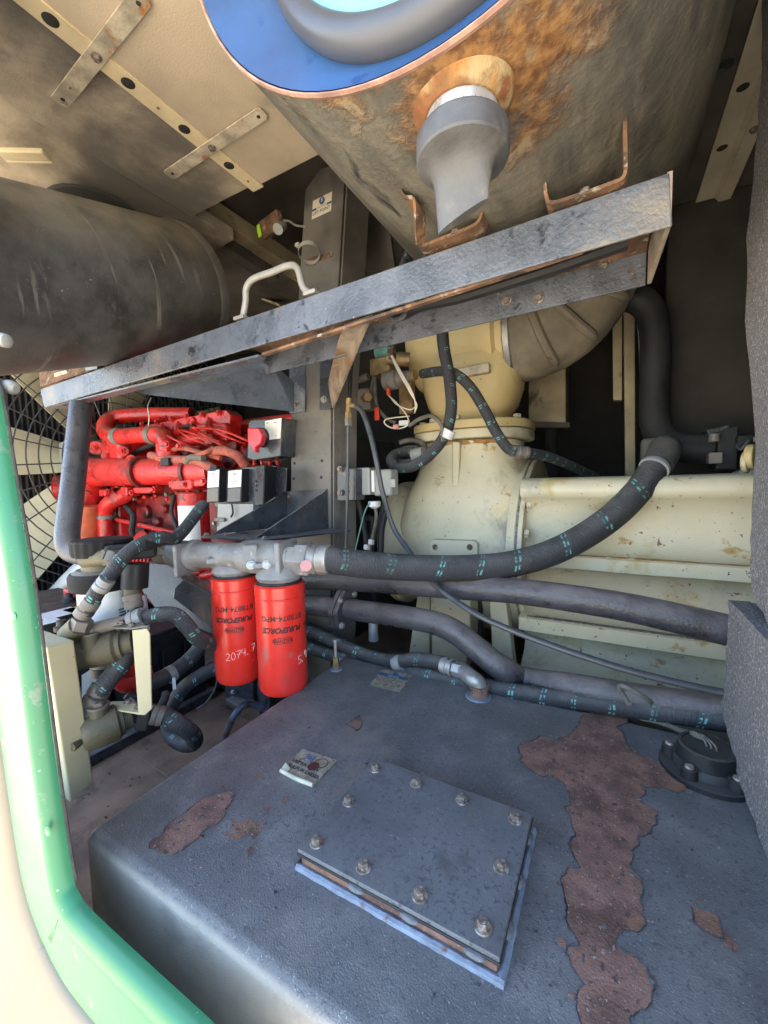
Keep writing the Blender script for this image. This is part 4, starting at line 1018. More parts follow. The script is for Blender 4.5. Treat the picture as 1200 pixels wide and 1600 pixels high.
# inlet neck rising from the bell
fc_ = at(737, 668, y=1.40); NX, NY = fc_.x, 1.42
zf = at(737, 690, y=1.25).z
neck = MB(); rs = []
for z, rx, ry, sh2 in ((-.34, .22, .15, 0), (-.24, .255, .195, 0), (-.16, .262, .203, .0), (-.06, .232, .192, .0), (.0, .20, .172, 0), (.05, .178, .155, 0), (.09, .168, .148, 0), (.125, .166, .148, 0)):
    rs.append([V((NX + sh2 + math.copysign(abs(math.cos(2 * math.pi * k / 48)) ** .75, math.cos(2 * math.pi * k / 48)) * rx, NY + math.copysign(abs(math.sin(2 * math.pi * k / 48)) ** .75, math.sin(2 * math.pi * k / 48)) * ry, z)) for k in range(48)])
neck.rings(rs); neck.build('inlet_neck', M['cream'], cp, smooth=50)
# raised ribs framing the flat panel of the neck
ny = NY - .150
b = MB(); b.prism([at(706, 690, y=ny - .018), at(718, 690, y=ny - .018), at(716, 770, y=ny - .03), at(706, 780, y=ny - .03)], (0, .05, 0)); b.build('neck_rib', M['cream'], cp, bevel=.005, seg=3)
pe = []
for k in range(25):
    a = math.radians(243 + 62 * k / 24); ca, sa = math.cos(a), math.sin(a)
    pe.append(V((NX + math.copysign(abs(ca) ** .75, ca) * .168, NY + math.copysign(abs(sa) ** .75, sa) * .150, .118 + .004 * mnoise.noise(V((k * .4, 0, 0))))))
MB().tube(pe, [.006 + .003 * mnoise.noise(V((k * .7, 3, 0))) for k in range(25)], 8).build('rust_line', M['creamrust'], cp)
# lower and upper flange of the inlet
def squircle(cx, cy, z, rx, ry, p=.8, n=56):
    return [V((cx + math.copysign(abs(math.cos(2 * math.pi * k / n)) ** p, math.cos(2 * math.pi * k / n)) * rx, cy + math.copysign(abs(math.sin(2 * math.pi * k / n)) ** p, math.sin(2 * math.pi * k / n)) * ry, z)) for k in range(n)]
b = MB(); b.prism(squircle(NX, NY, .128, .200, .185), (0, 0, .030)); b.build('neck_flange', M['cream'], cp, bevel=.006, seg=3)

iv = thing('inlet_valve', 'yellowish cream inlet valve body bolted on the compressor neck under the beam', 'inlet valve', (NX, NY, .16))
b = MB(); b.prism(squircle(NX, NY, .1595, .202, .186), (0, 0, .028)); b.build('flange', M['yellow'], iv, bevel=.006, seg=3)
for a in (205, 238, 268, 303, 335):
    bolt(iv, V((NX + math.cos(math.radians(a)) * .178, NY + math.sin(math.radians(a)) * .163, .1878)), (0, 0, 1), BOLT_C)
VZ = at(700, 535, y=1.28).z + .03
VL = at(637, 545, y=1.30).x; VR = at(782, 550, y=1.32).x
b = MB(); rs = []
for z, rx, ry in ((.187, .120, .110), (.20, .118, .108), (.25, .150, .125), (.30, .165, .138), (.36, .17, .142), (.40, .165, .138)):
    rs.append(squircle(NX, NY, z, rx, ry, .7))
b.rings(rs); b.build('lower_body', M['yellow'], iv, smooth=50)
vr = VZ - at(795, 604, y=1.40).z
b = MB(); b.lathe([(0, .135), (.004, .148), (.02, .150), (VR - VL - .05, .150), (VR - VL - .03, .155), (VR - VL - .02, .155), (VR - VL - .01, .142), (VR - VL + .03, .142)], (VL, NY, VZ), (1, 0, 0), 56); b.build('barrel', M['yellow'], iv, smooth=40)
b = MB(); b.prism([at(706, 576, y=NY - .158), at(764, 565, y=NY - .158), at(764, 581, y=NY - .158), at(706, 592, y=NY - .158)], (0, .03, 0)); b.build('cast_pad', M['cream'], iv, bevel=.006, seg=3)

# rubber elbow with a bright clamp
el = thing('rubber_elbow', 'dusty moulded rubber elbow with raised ribs joining the inlet valve', 'rubber hose', (VR + .05, NY, VZ - .14))
ep = crom([(VR + .012, NY, VZ), (VR + .07, NY, VZ + .002), (VR + .15, NY - .01, VZ + .03), (VR + .215, NY - .03, VZ + .10), (VR + .235, NY - .06, VZ + .19), (VR + .20, NY - .10, VZ + .26), (VR + .12, NY - .16, VZ + .30)], 7)
b = MB(); b.tube(ep, .152, 48); b.build('elbow', M['rubberdust'], el, smooth=50)
b = MB(); b.lathe([(0, .1535), (.004, .158), (.020, .158), (.024, .1535)], (VR + .012, NY, VZ), (1, 0, 0), 56); b.build('clamp_band', M['steel'], el)
b = MB(); b.obox((VR + .026, NY - .03, VZ - .166), (1, 0, 0), (.02, .02, .035)); b.build('clamp_screw', M['brass'], el, bevel=.002)
for i in (11, 16, 21):
    c_ = ep[i]; t2 = (ep[i + 1] - ep[i - 1]).normalized()
    out = []
    for k in range(11):
        a = math.radians(-150 + 62 * k / 10 * 1.6)
        u1 = V((0, -1, 0)) - t2 * V((0, -1, 0)).dot(t2); u1.normalize(); u2 = t2.cross(u1)
        if u2.z > 0: u2 = -u2
        a = math.radians(-20 + 95 * k / 10)
        out.append(c_ + (u1 * math.cos(a) + u2 * math.sin(a)) * .153)
    rr = [.006] + [.014] * 9 + [.006]
    MB().tube(out, rr, 10).build('moulded_rib', M['rubberdust'], el)
# mounting lug and foot
ly = at(705, 860, y=1.19)
b = MB(); b.prism([at(671, 880, y=1.19), at(671, 848, y=1.19), at(676, 843, y=1.19), at(740, 845, y=1.19), at(746, 850, y=1.19), at(746, 900, y=1.19), at(671, 900, y=1.19)], (0, .05, 0)); lug = b.build('mounting_lug', M['cream'], cp, bevel=.003)
for q in ((680, 855), (734, 855)):
    b = MB(); b.lathe([(0, .0085), (.001, .0095)], at(*q, y=1.1895), (0, -1, 0), 16); b.build('hole', M['rust'], lug)
b = MB(); b.prism([at(672, 925, y=1.16), at(735, 928, y=1.16), at(735, 1000, y=1.16), at(726, 1050, y=1.16), at(675, 1050, y=1.16)], (0, .09, 0)); b.build('foot', M['cream'], cp, bevel=.005)
b = MB(); b.prism([at(652, 930, y=1.13), at(671, 928, y=1.16), at(671, 1040, y=1.16), at(636, 1040, y=1.13)], (0, .10, 0)); b.build('foot_gusset', M['cream'], cp, bevel=.004)
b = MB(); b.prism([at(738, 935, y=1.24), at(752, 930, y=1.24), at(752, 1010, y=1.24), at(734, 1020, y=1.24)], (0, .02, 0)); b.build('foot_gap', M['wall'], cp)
b = MB(); b.prism([at(764, 935, y=1.17), at(790, 936, y=1.17), at(806, 1060, y=1.17), at(770, 1030, y=1.17)], (0, .04, 0)); b.build('lower_rib', M['cream'], cp, bevel=.004)

# ------------------------------------------------------------------ valve cluster, wires, cables beside the neck
vy = 1.22
sv = thing('solenoid_valve', 'dirty brass valve cluster with teal cap left of the inlet valve', 'valve', at(600, 600, y=vy))
MB().obox(at(598, 575, y=vy), (0, -1, 0), (.07, .055, .06)).build('body', M['brass'], sv, bevel=.006)
MB().cyl(at(590, 552, y=vy), at(612, 547, y=vy), .026, 16).build('teal_cap', M['teal'], sv)
MB().cyl(at(605, 560, y=vy - .03), at(640, 562, y=vy), .022, 16).build('port', M['brass'], sv)
MB().cyl(at(575, 588, y=vy), at(555, 596, y=vy), .012, 12).build('pipe_stub', M['dullsteel'], sv)
b = MB(); b.lathe([(0, .030), (.016, .031), (.018, .029), (.020, .031), (.045, .031), (.048, .024), (.075, .020), (.095, .017)], at(602, 596, y=vy - .03), at(662, 584, y=vy - .03) - at(602, 596, y=vy - .03), 24); b.build('coupling', M['dullsteel'], sv)
MB().cyl(at(607, 586, y=vy - .02), at(607, 566, y=vy - .02), .012, 12).build('riser', M['brass'], sv)
MB().obox(at(612, 552, y=vy - .05), (0, -1, 0), (.02, .035, .02)).build('terminal', M['rust'], sv, bevel=.002)
MB().obox(at(607, 612, y=vy - .05), (0, -1, 0), (.010, .022, .012)).build('terminal_clip', M['redgrip'], sv, bevel=.002)
def cable(name, px, r, mat, label, cat='cable', y=None, d=None, n=8, k=8, group=None):
    pts = []
    for q in px:
        if len(q) == 3: pts.append(at(q[0], q[1], y=q[2]))
        else: pts.append(at(q[0], q[1], y=y, d=d))
    o = MB().tube(crom(pts, k), r, n).build(name, M[mat])
    return tag(o, label, cat, group)
for k in range(3):
    cable('wire', [(611 + k, 556, vy - .07), (622 + 2 * k, 580, vy - .09), (640 + 2 * k, 612, vy - .09), (651 - k, 632, vy - .08), (648, 645, vy - .06)], .0021, 'wirewhite', 'thin white wire looping down from the valve terminal, %s of three' % ('left', 'middle', 'right')[k], 'wire', group='white wires at the valve')
cable('wire', [(607, 618, vy - .06), (620, 630, vy - .08), (636, 650, vy - .08), (637, 664, vy - .08), (620, 670, vy - .08), (603, 664, vy - .08), (604, 655, vy - .08), (640, 650, vy - .07)], .002, 'wirewhite', 'thin white wire looped round the pink connector', 'wire')
cable('wire', [(608, 618, vy - .06), (620, 632, vy - .07), (640, 640, vy - .08), (650, 635, vy - .07)], .002, 'wirewhite', 'short white wire under the orange terminal clip', 'wire')
cn = thing('wire_connector', 'pink and grey wire connector hanging below the valve', 'connector', at(620, 666, y=vy - .08))
MB().obox(at(619, 667, y=vy - .085), (0, -1, 0), (.018, .014, .012)).build('pink_half', M['pink'], cn, bevel=.002)
MB().obox(at(631, 661, y=vy - .085), (.3, -1, .4), (.03, .014, .012)).build('grey_half', M['white'], cn, bevel=.002)
rg = thing('pull_tag', 'small red pull tag hanging from a dark cord', 'tag', at(589, 645, y=vy - .05))
MB().obox(at(589, 647, y=vy - .05), (0, -1, 0), (.017, .042, .010)).build('grip', M['redgrip'], rg, bevel=.004, seg=3)
MB().tube(crom([at(588, 632, y=vy - .05), at(586, 620, y=vy - .04), at(580, 608, y=vy - .02), at(584, 585, y=vy)], 5), .004, 8).build('cord', M['cabledust'], rg)
cable('control_cable', [(585, 585, vy), (588, 630, vy - .02), (600, 650, vy - .03), (616, 660, vy - .06)], .006, 'cabledust', 'dark control cable dropping beside the red pull tag')
MB_ = MB().obox(at(572, 625, y=1.3), (0, -1, 0), (.06, .08, .04)); vb = tag(MB_.build('mount_block', M['dullsteel'], bevel=.006), 'grey mounting block with a brass nut behind the tee fitting', 'block')
MB().cyl(at(570, 622, y=1.27), at(575, 620, y=1.22), .016, 6).build('nut', M['brass'], vb)
MB_ = MB().obox(at(636, 622, y=1.30), (0, -1, 0), (.05, .11, .03)); tag(MB_.build('mount_plate', M['brass'], bevel=.004), 'tan mounting plate under the valve coupling', 'plate')

# hoses round the neck
h = thing('loop_hose', 'black braided hose dropping from the beam and looping left below the inlet valve', 'hose', at(640, 720, y=1.1))
lp_ = [at(688, 470, y=1.02), at(693, 540, y=1.08), at(702, 590, y=1.10), at(705, 640, y=1.10), at(695, 680, y=1.10), at(672, 710, y=1.10), at(645, 728, y=1.10), at(620, 730, y=1.12), at(611, 718, y=1.15), at(622, 708, y=1.2), at(645, 706, y=1.22)]
MB().tube(crom(lp_, 9), .0165, 16).build('hose', M['hosesmall'], h)
MB().tube(crom([at(703, 672, y=1.088), at(697, 684, y=1.088)], 3), .0185, 16).build('tape_patch', M['white'], h)
MB().tube(crom([at(692, 690, y=1.075), at(690, 665, y=1.08), at(675, 650, y=1.1), at(655, 655, y=1.12), at(640, 665, y=1.14)], 6), .006, 8).build('side_cable', M['cabledust'], h)
h = thing('curved_hose', 'black braided hose curving from the valve coupling over the neck flange to the right', 'hose', at(800, 705, y=1.15))
MB().tube(crom([at(660, 584, y=1.19), at(690, 580, y=1.14), at(712, 585, y=1.12), at(735, 605, y=1.12), at(757, 640, y=1.13), at(775, 675, y=1.14), at(793, 700, y=1.15), at(806, 706, y=1.16)], 8), .0145, 16).build('hose', M['hosesmall'], h)
MB().lathe([(0, .016), (.02, .016), (.022, .0175), (.026, .0175), (.028, .016), (.04, .016), (.042, .0175), (.05, .017)], at(798, 704, y=1.155), at(822, 707, y=1.18) - at(798, 704, y=1.155), 16).build('ferrule', M['dullsteel'], h)
MB().tube(crom([at(820, 707, y=1.18), at(850, 712, y=1.25), at(885, 725, y=1.35), at(930, 746, y=1.5)], 8), .0145, 16).build('tail', M['hosesmall'], h)
MB().lathe([(0, .017), (.012, .0185), (.024, .015)], at(640, 588, y=1.195), at(664, 583, y=1.18) - at(640, 588, y=1.195), 16).build('fitting', M['brass'], h)
# coiled loom behind the loop
ck = thing('coiled_loom', 'dusty coiled cable with a grey plug behind the braided hose loop', 'cable', at(635, 715, y=1.25))
MB().tube([at(640, 716, y=1.23) + V((math.cos(a) * .055, math.sin(a) * .02, math.sin(a) * .030 + .004 * a)) for a in [k * .35 for k in range(26)]], .0085, 10).build('coil', M['cabledust'], ck)
MB().cyl(at(645, 712, y=1.20), at(662, 708, y=1.20), .022, 14).build('plug', M['greyplastic'], ck)

# tee fitting, thin tube and the long black cable
te = thing('tee_fitting', 'small brass tee fitting at the edge of the lift post', 'fitting', at(544, 655, y=.98))
MB().cyl(at(545, 622, y=.98), at(544, 648, y=.98), .008, 12).build('tee_body', M['brass'], te)
MB().lathe([(0, .010), (.02, .010)], at(544, 644, y=.98), (0, 0, -1), 6).build('nut', M['brass'], te)
MB().lathe([(0, .011), (.022, .011)], at(544, 653, y=.98), (0, 0, -1), 6).build('lower_nut', M['dullsteel'], te)
MB().cyl(at(545, 632, y=.98), at(556, 634, y=.97), .007, 10).build('branch', M['brass'], te)
cable('supply_tube', [(544, 664, .98), (543, 760, .98), (541, 840, .98), (538, 960, .98)], .0045, 'cable', 'thin dark tube running straight down the right edge of the lift post', 'tube')
cable('supply_tube', [(546, 622, .98), (549, 570, .98), (556, 520, .95)], .006, 'rubber', 'short dark tube rising from the tee fitting behind the knee plate', 'tube')
cable('long_cable', [(555, 634, .97), (567, 645, .97), (579, 680, .97), (588, 720, .97), (598, 770, .98), (615, 825, 1.0), (640, 862, .995), (665, 897, .965), (692, 924, .925), (745, 960, .905), (800, 985, .90), (880, 1015, .90), (980, 1047, .905), (1080, 1072, .91), (1140, 1084, .91)], .0072, 'cable', 'long thin black cable sweeping from the tee fitting down across the pipes to the right', k=10, n=10)

# junction box on its bracket
jb = thing('junction_box', 'small grey weathered junction box bracketed to the lift post', 'junction box', at(590, 775, y=1.06))
MB().obox(at(573, 752, y=1.06), (0, -1, 0), (.050, .082, .05)).build('rear_half', M['greyplastic'], jb, bevel=.006, seg=3)
MB().obox(at(603, 754, y=1.06), (0, -1, 0), (.062, .078, .048)).build('front_half', M['greyplastic'], jb, bevel=.008, seg=3)
MB().obox(at(583, 752, y=1.033), (0, -1, 0), (.010, .062, .003)).build('white_label', M['white'], jb)
MB().obox(at(613, 755, y=1.034), (0, -1, 0), (.020, .024, .004)).build('embossed_pad', M['greyplastic'], jb, bevel=.002)
MB().lathe([(0, .018), (.005, .019), (.016, .019), (.018, .014), (.022, .010)], at(585, 783, y=1.06), (0, 0, -1), 14).build('cable_gland', M['white'], jb)
MB().prism([at(527, 730, y=1.005), at(541, 730, y=1.005), at(541, 782, y=1.005), at(527, 782, y=1.005)], (0, .004, 0)).build('bracket_ear', M['bracket'], jb, bevel=.001)
MB().prism([at(540, 731, y=1.0), at(556, 733, y=1.0), at(556, 782, y=1.0), at(540, 782, y=1.0)], (0, .05, 0)).build('bracket', M['bracket'], jb, bevel=.002)
for q in ((531, 733), (531, 770)): bolt(jb, at(*q, y=.998), (0, -1, 0), BOLT_S)
for q in ((544, 742), (544, 768)):
    b = MB(); b.lathe([(0, .004), (.001, .004)], at(*q, y=.999), (0, -1, 0), 10); b.build('hole', M['wall'], jb)
for k, (px, r, m_, lab) in enumerate((([(585, 790, 1.06), (588, 805, 1.06), (584, 830, 1.07), (575, 870, 1.08)], .0052, 'cabledust', 'dusty cable leaving the junction box gland'),
        ([(560, 782, 1.08), (566, 810, 1.08), (572, 845, 1.08), (575, 880, 1.08)], .0085, 'rubber', 'thick black cable left of the junction box gland'),
        ([(600, 785, 1.1), (596, 805, 1.1), (586, 835, 1.1), (578, 870, 1.1)], .0085, 'rubber', 'thick black cable slanting down right of the junction box gland'),
        ([(602, 800, 1.1), (596, 830, 1.1), (594, 870, 1.1), (590, 900, 1.1)], .011, 'plastic', 'thick black cable with a ribbed plug end'),
        ([(578, 785, 1.04), (570, 800, 1.04), (562, 830, 1.04), (555, 860, 1.04)], .0022, 'teal', 'thin green wire below the junction box'),
        ([(568, 812, 1.15), (580, 810, 1.15), (582, 825, 1.15), (576, 850, 1.15)], .010, 'rubber', 'short dark cable loop behind the junction box cables'))):
    cable('control_cable' if k != 4 else 'wire', px, r, m_, lab)
for q, lab in (((573, 855), 'white cable clip on the left cable below the junction box'), ((580, 847), 'white cable clip on the middle cable below the junction box')):
    b = MB(); b.obox(at(*q, y=1.065), (0, -1, .2), (.014, .016, .016)); tag(b.build('cable_clip', M['white'], bevel=.002), lab, 'clip', 'white clips on the cables below the junction box')
cp2 = thing('cable_plug', 'ribbed dark plug with a grey sleeve hanging between the pipes and the foot', 'plug', at(583, 1000, y=1.1))
MB().lathe([(0, .018), (.03, .018), (.032, .014), (.07, .014)], at(583, 925, y=1.1), (0, 0, -1), 16).build('plug_body', M['plastic'], cp2)
MB().lathe([(0, .015), (.06, .0165)], at(583, 972, y=1.1), (0, 0, -1), 16).build('sleeve', M['silver'], cp2)
# ------------------------------------------------------------------ hoses and pipes along the back of the tank
def fitting_run(parent, p0, p1, prof, n=18, mat='steel', name='fitting'):
    return MB().lathe(prof, p0, V(p1) - V(p0), n).build(name, M[mat], parent)
E1 = thing('main_hose', 'thick black braided hose with teal dashes arching from the filter head to the compressor', 'hose', at(740, 885, y=.955))
ep = [at(505, 873, d=.955), at(560, 881, d=.965), at(620, 886, d=.99), at(680, 888, d=1.0), at(740, 887, d=1.01), at(800, 881, d=1.01), at(860, 864, d=1.01), at(915, 836, d=1.01), at(965, 800, d=1.01), at(1005, 757, d=1.02), at(1027, 722, d=1.03), at(1034, 712, d=1.04)]
b = MB(); b.tube(crom(ep, 12), .0325, 28); b.build('hose', M['hosebig'], E1)
fa, fb = at(450, 872, d=.975), at(512, 874, d=.955)
t_ = (fb - fa).normalized()
MB().lathe([(0, .036), (.022, .036)], fa + t_ * .006, t_, 6).build('hex_nut', M['alu'], E1, bevel=.002)
MB().lathe([(0, .040), (.004, .042), (.030, .042), (.034, .036)], fa + t_ * .026, t_, 6).build('union_nut', M['alu'], E1, bevel=.002)
MB().lathe([(0, .035), (.018, .036), (.020, .034), (.024, .0365), (.046, .0355), (.048, .032)], fa + t_ * .058, t_, 28).build('ferrule', M['steel'], E1)
b = MB(); b.lathe([(0, .013), (.0015, .013)], at(478, 884, d=.915), at(478, 884, d=-1), 16); b.build('pink_label', M['pink'], E1)
q0, q1 = at(1027, 726, d=1.03), at(1037, 708, d=1.045)
MB().lathe([(0, .0345), (.006, .035), (.010, .0345)], at(1021, 733, d=1.02), q1 - at(1021, 733, d=1.02), 24).build('pale_band', M['silver'], E1)
eb = [q0, q1, at(1038, 702, d=1.06), at(1037, 704, d=1.09), at(1036, 710, d=1.13)]
b = MB(); b.tube(crom(eb, 6), .0365, 24); b.build('end_elbow', M['fitting'], E1, smooth=50)
MB().obox(at(1030, 706, d=1.10), at(1030, 706, d=-1), (.088, .078, .03)).build('elbow_nut', M['fitting'], E1, bevel=.014)

pd = thing('upper_pipe', 'black painted steel pipe running straight across the compressor behind the main hose', 'pipe', at(800, 925, y=.985))
b = MB(); b.tube(crom([at(440, 905, y=.985), at(560, 908, y=.985), at(700, 917, y=.985), at(800, 923, y=.985), at(900, 936, y=.985), at(1000, 953, y=.985), at(1160, 990, y=.985)], 8), .0305, 28); b.build('tube', M['blackpipe'], pd)
pc = thing('lower_pipe', 'black steel pipe with a bolted flange bending down behind the tank', 'pipe', at(800, 1045, y=.99))
cpth = [at(440, 942, y=.955), at(520, 949, y=.955), at(590, 958, y=.955), at(650, 967, y=.955), at(685, 975, y=.955), at(715, 990, y=.955), at(750, 1018, y=.955), at(785, 1045, y=.952), at(820, 1062, y=.99), at(900, 1075, y=.95), at(1000, 1092, y=.95), at(1160, 1115, y=.95)]
b = MB(); b.tube(crom(cpth, 8), .0300, 28); b.build('tube', M['blackpipe'], pc)
fpos = at(535, 951, y=.955); fd = (at(590, 958, y=.955) - at(520, 949, y=.955)).normalized()
for off, sz in ((-.013, 1), (.004, 1.0)):
    o_ = []
    a_, b_, w_ = frame(fd, (0, 0, 1))
    for k in range(40):
        an = 2 * math.pi * k / 40
        r = (.046 + .016 * max(0, math.cos(2 * (an - math.pi / 4))) ** 2 + .010 * abs(math.cos(an * 2)) ** 6) * sz
        o_.append(fpos + fd * off + a_ * math.cos(an) * r + b_ * math.sin(an) * r)
    MB().prism(o_, fd * .0155).build('flange', M['blackpipe'], pc, bevel=.003)
for k in range(4):
    an = math.pi / 4 + k * math.pi / 2 + .0
    a_, b_, w_ = frame(fd, (0, 0, 1))
    bolt(pc, fpos + fd * .0197 + (a_ * math.cos(an) + b_ * math.sin(an)) * .051, fd, BOLT_Z)

def dash_hose(name, label, px, r, mat='hose', y=None, d=None, k=9, parts=(), n=18):
    t = thing(name, label, 'hose', (at(*px[len(px) // 2][:2], y=px[len(px) // 2][2]) if len(px[0]) == 3 and y is None and d is None else at(*px[len(px) // 2], y=y, d=d)))
    pts = [at(q[0], q[1], y=q[2]) if len(q) == 3 else at(*q, y=y, d=d) for q in px]
    MB().tube(crom(pts, k), r, n).build('hose', M[mat], t)
    return t, pts
hb, _p = dash_hose('tank_hose', 'long braided hose lying along the back edge of the black tank', [(455, 1000, .97), (500, 1018, .965), (560, 1035, .955), (620, 1046, .945), (700, 1062, .935), (800, 1080, .93), (900, 1094, .93), (1000, 1108, .93), (1080, 1120, .93), (1160, 1132, .93)], .0185)
ha, _p = dash_hose('elbow_hose', 'shorter braided hose ending in a grey elbow on the tank', [(455, 972, .99), (500, 992, .97), (540, 1010, .955), (580, 1026, .945), (620, 1033, .935), (650, 1030, .93), (690, 1036, .925), (716, 1046, .92)], .0175)
fa, fb = at(690, 1038, y=.922), at(738, 1052, y=.915)
fitting_run(ha, fa, fb, [(0, .0185), (.014, .0205), (.016, .018), (.022, .018), (.024, .021), (.030, .021)], 20, 'steel', 'ferrule')
t_ = (fb - fa).normalized()
MB().lathe([(0, .019), (.032, .019)], fa + t_ * .031, t_, 6).build('hex_nut', M['steel'], ha, bevel=.0015)
ec = at(748, 1088, z=TZ)
MB().tube(crom([fa + t_ * .058, V((ec.x - .014, ec.y, fb.z - .001)), V((ec.x - .002, ec.y, fb.z - .008)), V((ec.x, ec.y, fb.z - .024)), V((ec.x, ec.y, TZ + .026))], 6), .0185, 20).build('elbow', M['steel'], ha)
MB().lathe([(0, .030), (.003, .029), (.005, .024)], ec, (0, 0, 1), 22).build('washer', M['weld'], ha)
MB().lathe([(.005, .0215), (.020, .0215), (.022, .023), (.028, .0225)], ec, (0, 0, 1), 22).build('rusty_collar', M['peel'], ha)
MB().tube(crom([at(617, 1036, y=.934), at(628, 1034, y=.932)], 3), .0198, 18).build('tape_band', M['tape'], ha)
MB().tube(crom([at(983, 1100, z=-.42), at(968, 1075, z=-.41), at(975, 1072, z=-.40), at(1000, 1085, z=-.41), at(1018, 1098, z=-.43)], 5), .0045, 8).build('tie_lead', M['cabledust'], hb)
MB().obox(at(996, 1090, y=.955), (at(1010, 1100, y=.955) - at(985, 1080, y=.955)), (.016, .014, .045)).build('tie_plug', M['plastic'], hb, bevel=.002)
# ------------------------------------------------------------------ engine
EY = 1.02
en = thing('engine', 'bright red diesel engine block behind the filters', 'engine', (-1.6, 1.3, FZ))
MB().box((-1.06, EY + .10, -.6), (-.83, EY + .6, .17)).build('flywheel_housing', M['wall'], en, bevel=.02, seg=3)
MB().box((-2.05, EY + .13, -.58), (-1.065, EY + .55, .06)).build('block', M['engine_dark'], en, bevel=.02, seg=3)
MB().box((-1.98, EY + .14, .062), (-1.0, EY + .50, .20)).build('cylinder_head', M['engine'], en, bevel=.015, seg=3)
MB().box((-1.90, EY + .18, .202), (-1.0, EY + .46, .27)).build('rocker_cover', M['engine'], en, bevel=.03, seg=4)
def ey(px, py, dy=0): return at(px, py, y=EY + dy)
# flanged rail with bolts along the top
b = MB(); b.prism([ey(208, 668, .06), ey(352, 640, .06), ey(360, 648, .06), ey(356, 690, .06), ey(340, 694, .06), ey(310, 676, .06), ey(212, 674, .06)], (0, .06, 0)); b.build('rail_plate', M['engine'], en, bevel=.004)
for q in ((222, 663), (245, 659), (268, 655), (292, 651), (316, 648), (342, 645)): bolt(en, ey(*q, .055), (0, -1, .4), BOLT_R)
for q in ((352, 674), (300, 660)):
    MB().lathe([(0, .022), (.008, .022), (.010, .014), (.004, .010)], ey(*q, .058), (0, -1, 0), 20).build('port_boss', M['engine'], en)
MB().prism([ey(300, 662, .04), ey(352, 660, .04), ey(354, 690, .04), ey(318, 688, .04)], (0, .03, 0)).build('raised_pad', M['engine'], en, bevel=.01, seg=3)
# intake manifold: a long barrel with end rim and pads
ma, mb_ = ey(138, 738, -.02), ey(336, 737, 0)
MB().lathe([(0, .050), (.004, .066), (.02, .070), (.03, .066), (.12, .064), (.30, .060), (.5, .054), ((mb_ - ma).length, .048)], ma, mb_ - ma, 28).build('intake_manifold', M['engine'], en, smooth=40)
MB().lathe([(0, .074), (.014, .074)], ma + V((-.012, 0, 0)), mb_ - ma, 28).build('manifold_clamp', M['rubber'], en)
for q in ((170, 770, .05, .03), (204, 768, .05, .04), (232, 766, .12, .025), (285, 756, .09, .03), (262, 700, .07, .04), (305, 722, .05, .04), (318, 755, .07, .025)):
    MB().obox(ey(q[0], q[1], -.01), (0, -1, 0), (q[2], q[3], .06)).build('manifold_pad', M['engine'], en, bevel=.006, seg=3)
for q in ((168, 768), (206, 770), (240, 765), (262, 694), (280, 697), (305, 716)): bolt(en, ey(*q, -.042), (0, -1, 0), BOLT_R)
# cross-over pipe
b = MB(); b.tube(crom([ey(262, 704, -.01), ey(260, 690, -.01), ey(250, 680, -.01), ey(215, 680, -.01), ey(180, 682, -.01), ey(166, 676, .0), ey(166, 662, .03), ey(182, 652, .08), ey(230, 648, .16), ey(300, 648, .25)], 7), .034, 20); b.build('crossover_pipe', M['engine'], en)
MB().lathe([(0, .042), (.018, .042)], ey(262, 706, -.01), (0, 0, -1), 20).build('pipe_collar', M['engine'], en)
# drain pipe under the manifold
b = MB(); b.tube(crom([ey(206, 766, .03), ey(192, 776, .02), ey(172, 786, .0), ey(164, 802, .0), ey(165, 830, .0), ey(168, 900, .0)], 7), .034, 20); b.build('return_pipe', M['engine'], en)
MB().tube(crom([ey(190, 770, .02), ey(182, 782, .01)], 3), .037, 20).build('pipe_clamp', M['engine_dark'], en)
# front gear case and damper on the fan side
MB().lathe([(0, .16), (.02, .17), (.05, .17), (.06, .10), (.09, .09)], (-2.05, EY + .34, -.12), (-1, 0, 0), 40).build('damper', M['engine_dark'], en)
MB().box((-2.10, EY + .05, -.35), (-2.04, EY + .55, .18)).build('gear_case', M['engine'], en, bevel=.02, seg=3)
for k in range(8): bolt(en, V((-2.07 + .0, EY + .048, -.3 + .065 * k)), (0, -1, 0), BOLT_R)
MB().box((-2.02, EY - .02, .10), (-1.86, EY + .13, .22)).build('thermostat_housing', M['engine'], en, bevel=.025, seg=4)
for q in ((150, 700, .03), (168, 712, .025), (175, 690, .02), (192, 705, .022), (205, 718, .02)):
    MB().cyl(ey(q[0], q[1], -.02), ey(q[0], q[1], .06), q[2], 14).build('boss', M['engine'], en)
    bolt(en, ey(q[0], q[1], -.022), (0, -1, 0), BOLT_R)
# side of the block: covers, bosses, oil cooler plate
MB().prism([ey(212, 775, .10), ey(268, 772, .10), ey(278, 850, .10), ey(210, 852, .10)], (0, .05, 0)).build('side_cover', M['engine_dark'], en, bevel=.012, seg=3)
for q, r in (((232, 800), .03), ((250, 815), .022), ((225, 828), .034), ((262, 795), .02), ((245, 842), .04)):
    MB().lathe([(0, r), (.02, r), (.026, r * .75)], ey(*q, .10), (0, -1, 0), 18).build('cover_boss', M['engine_dark'], en)
for q in ((218, 782), (262, 780), (270, 840), (216, 846), (240, 778)): bolt(en, ey(*q, .10), (0, -1, 0), BOLT_R)
MB().tube(crom([ey(182, 812, .04), ey(230, 823, .05), ey(282, 836, .05), ey(300, 838, .05)], 5), .011, 12).build('brace_rod', M['engine'], en)
MB().lathe([(0, .055), (.012, .058), (.02, .05), (.03, .02)], ey(222, 850, .02), (0, -1, .3), 24).build('pump_cover', M['engine'], en)
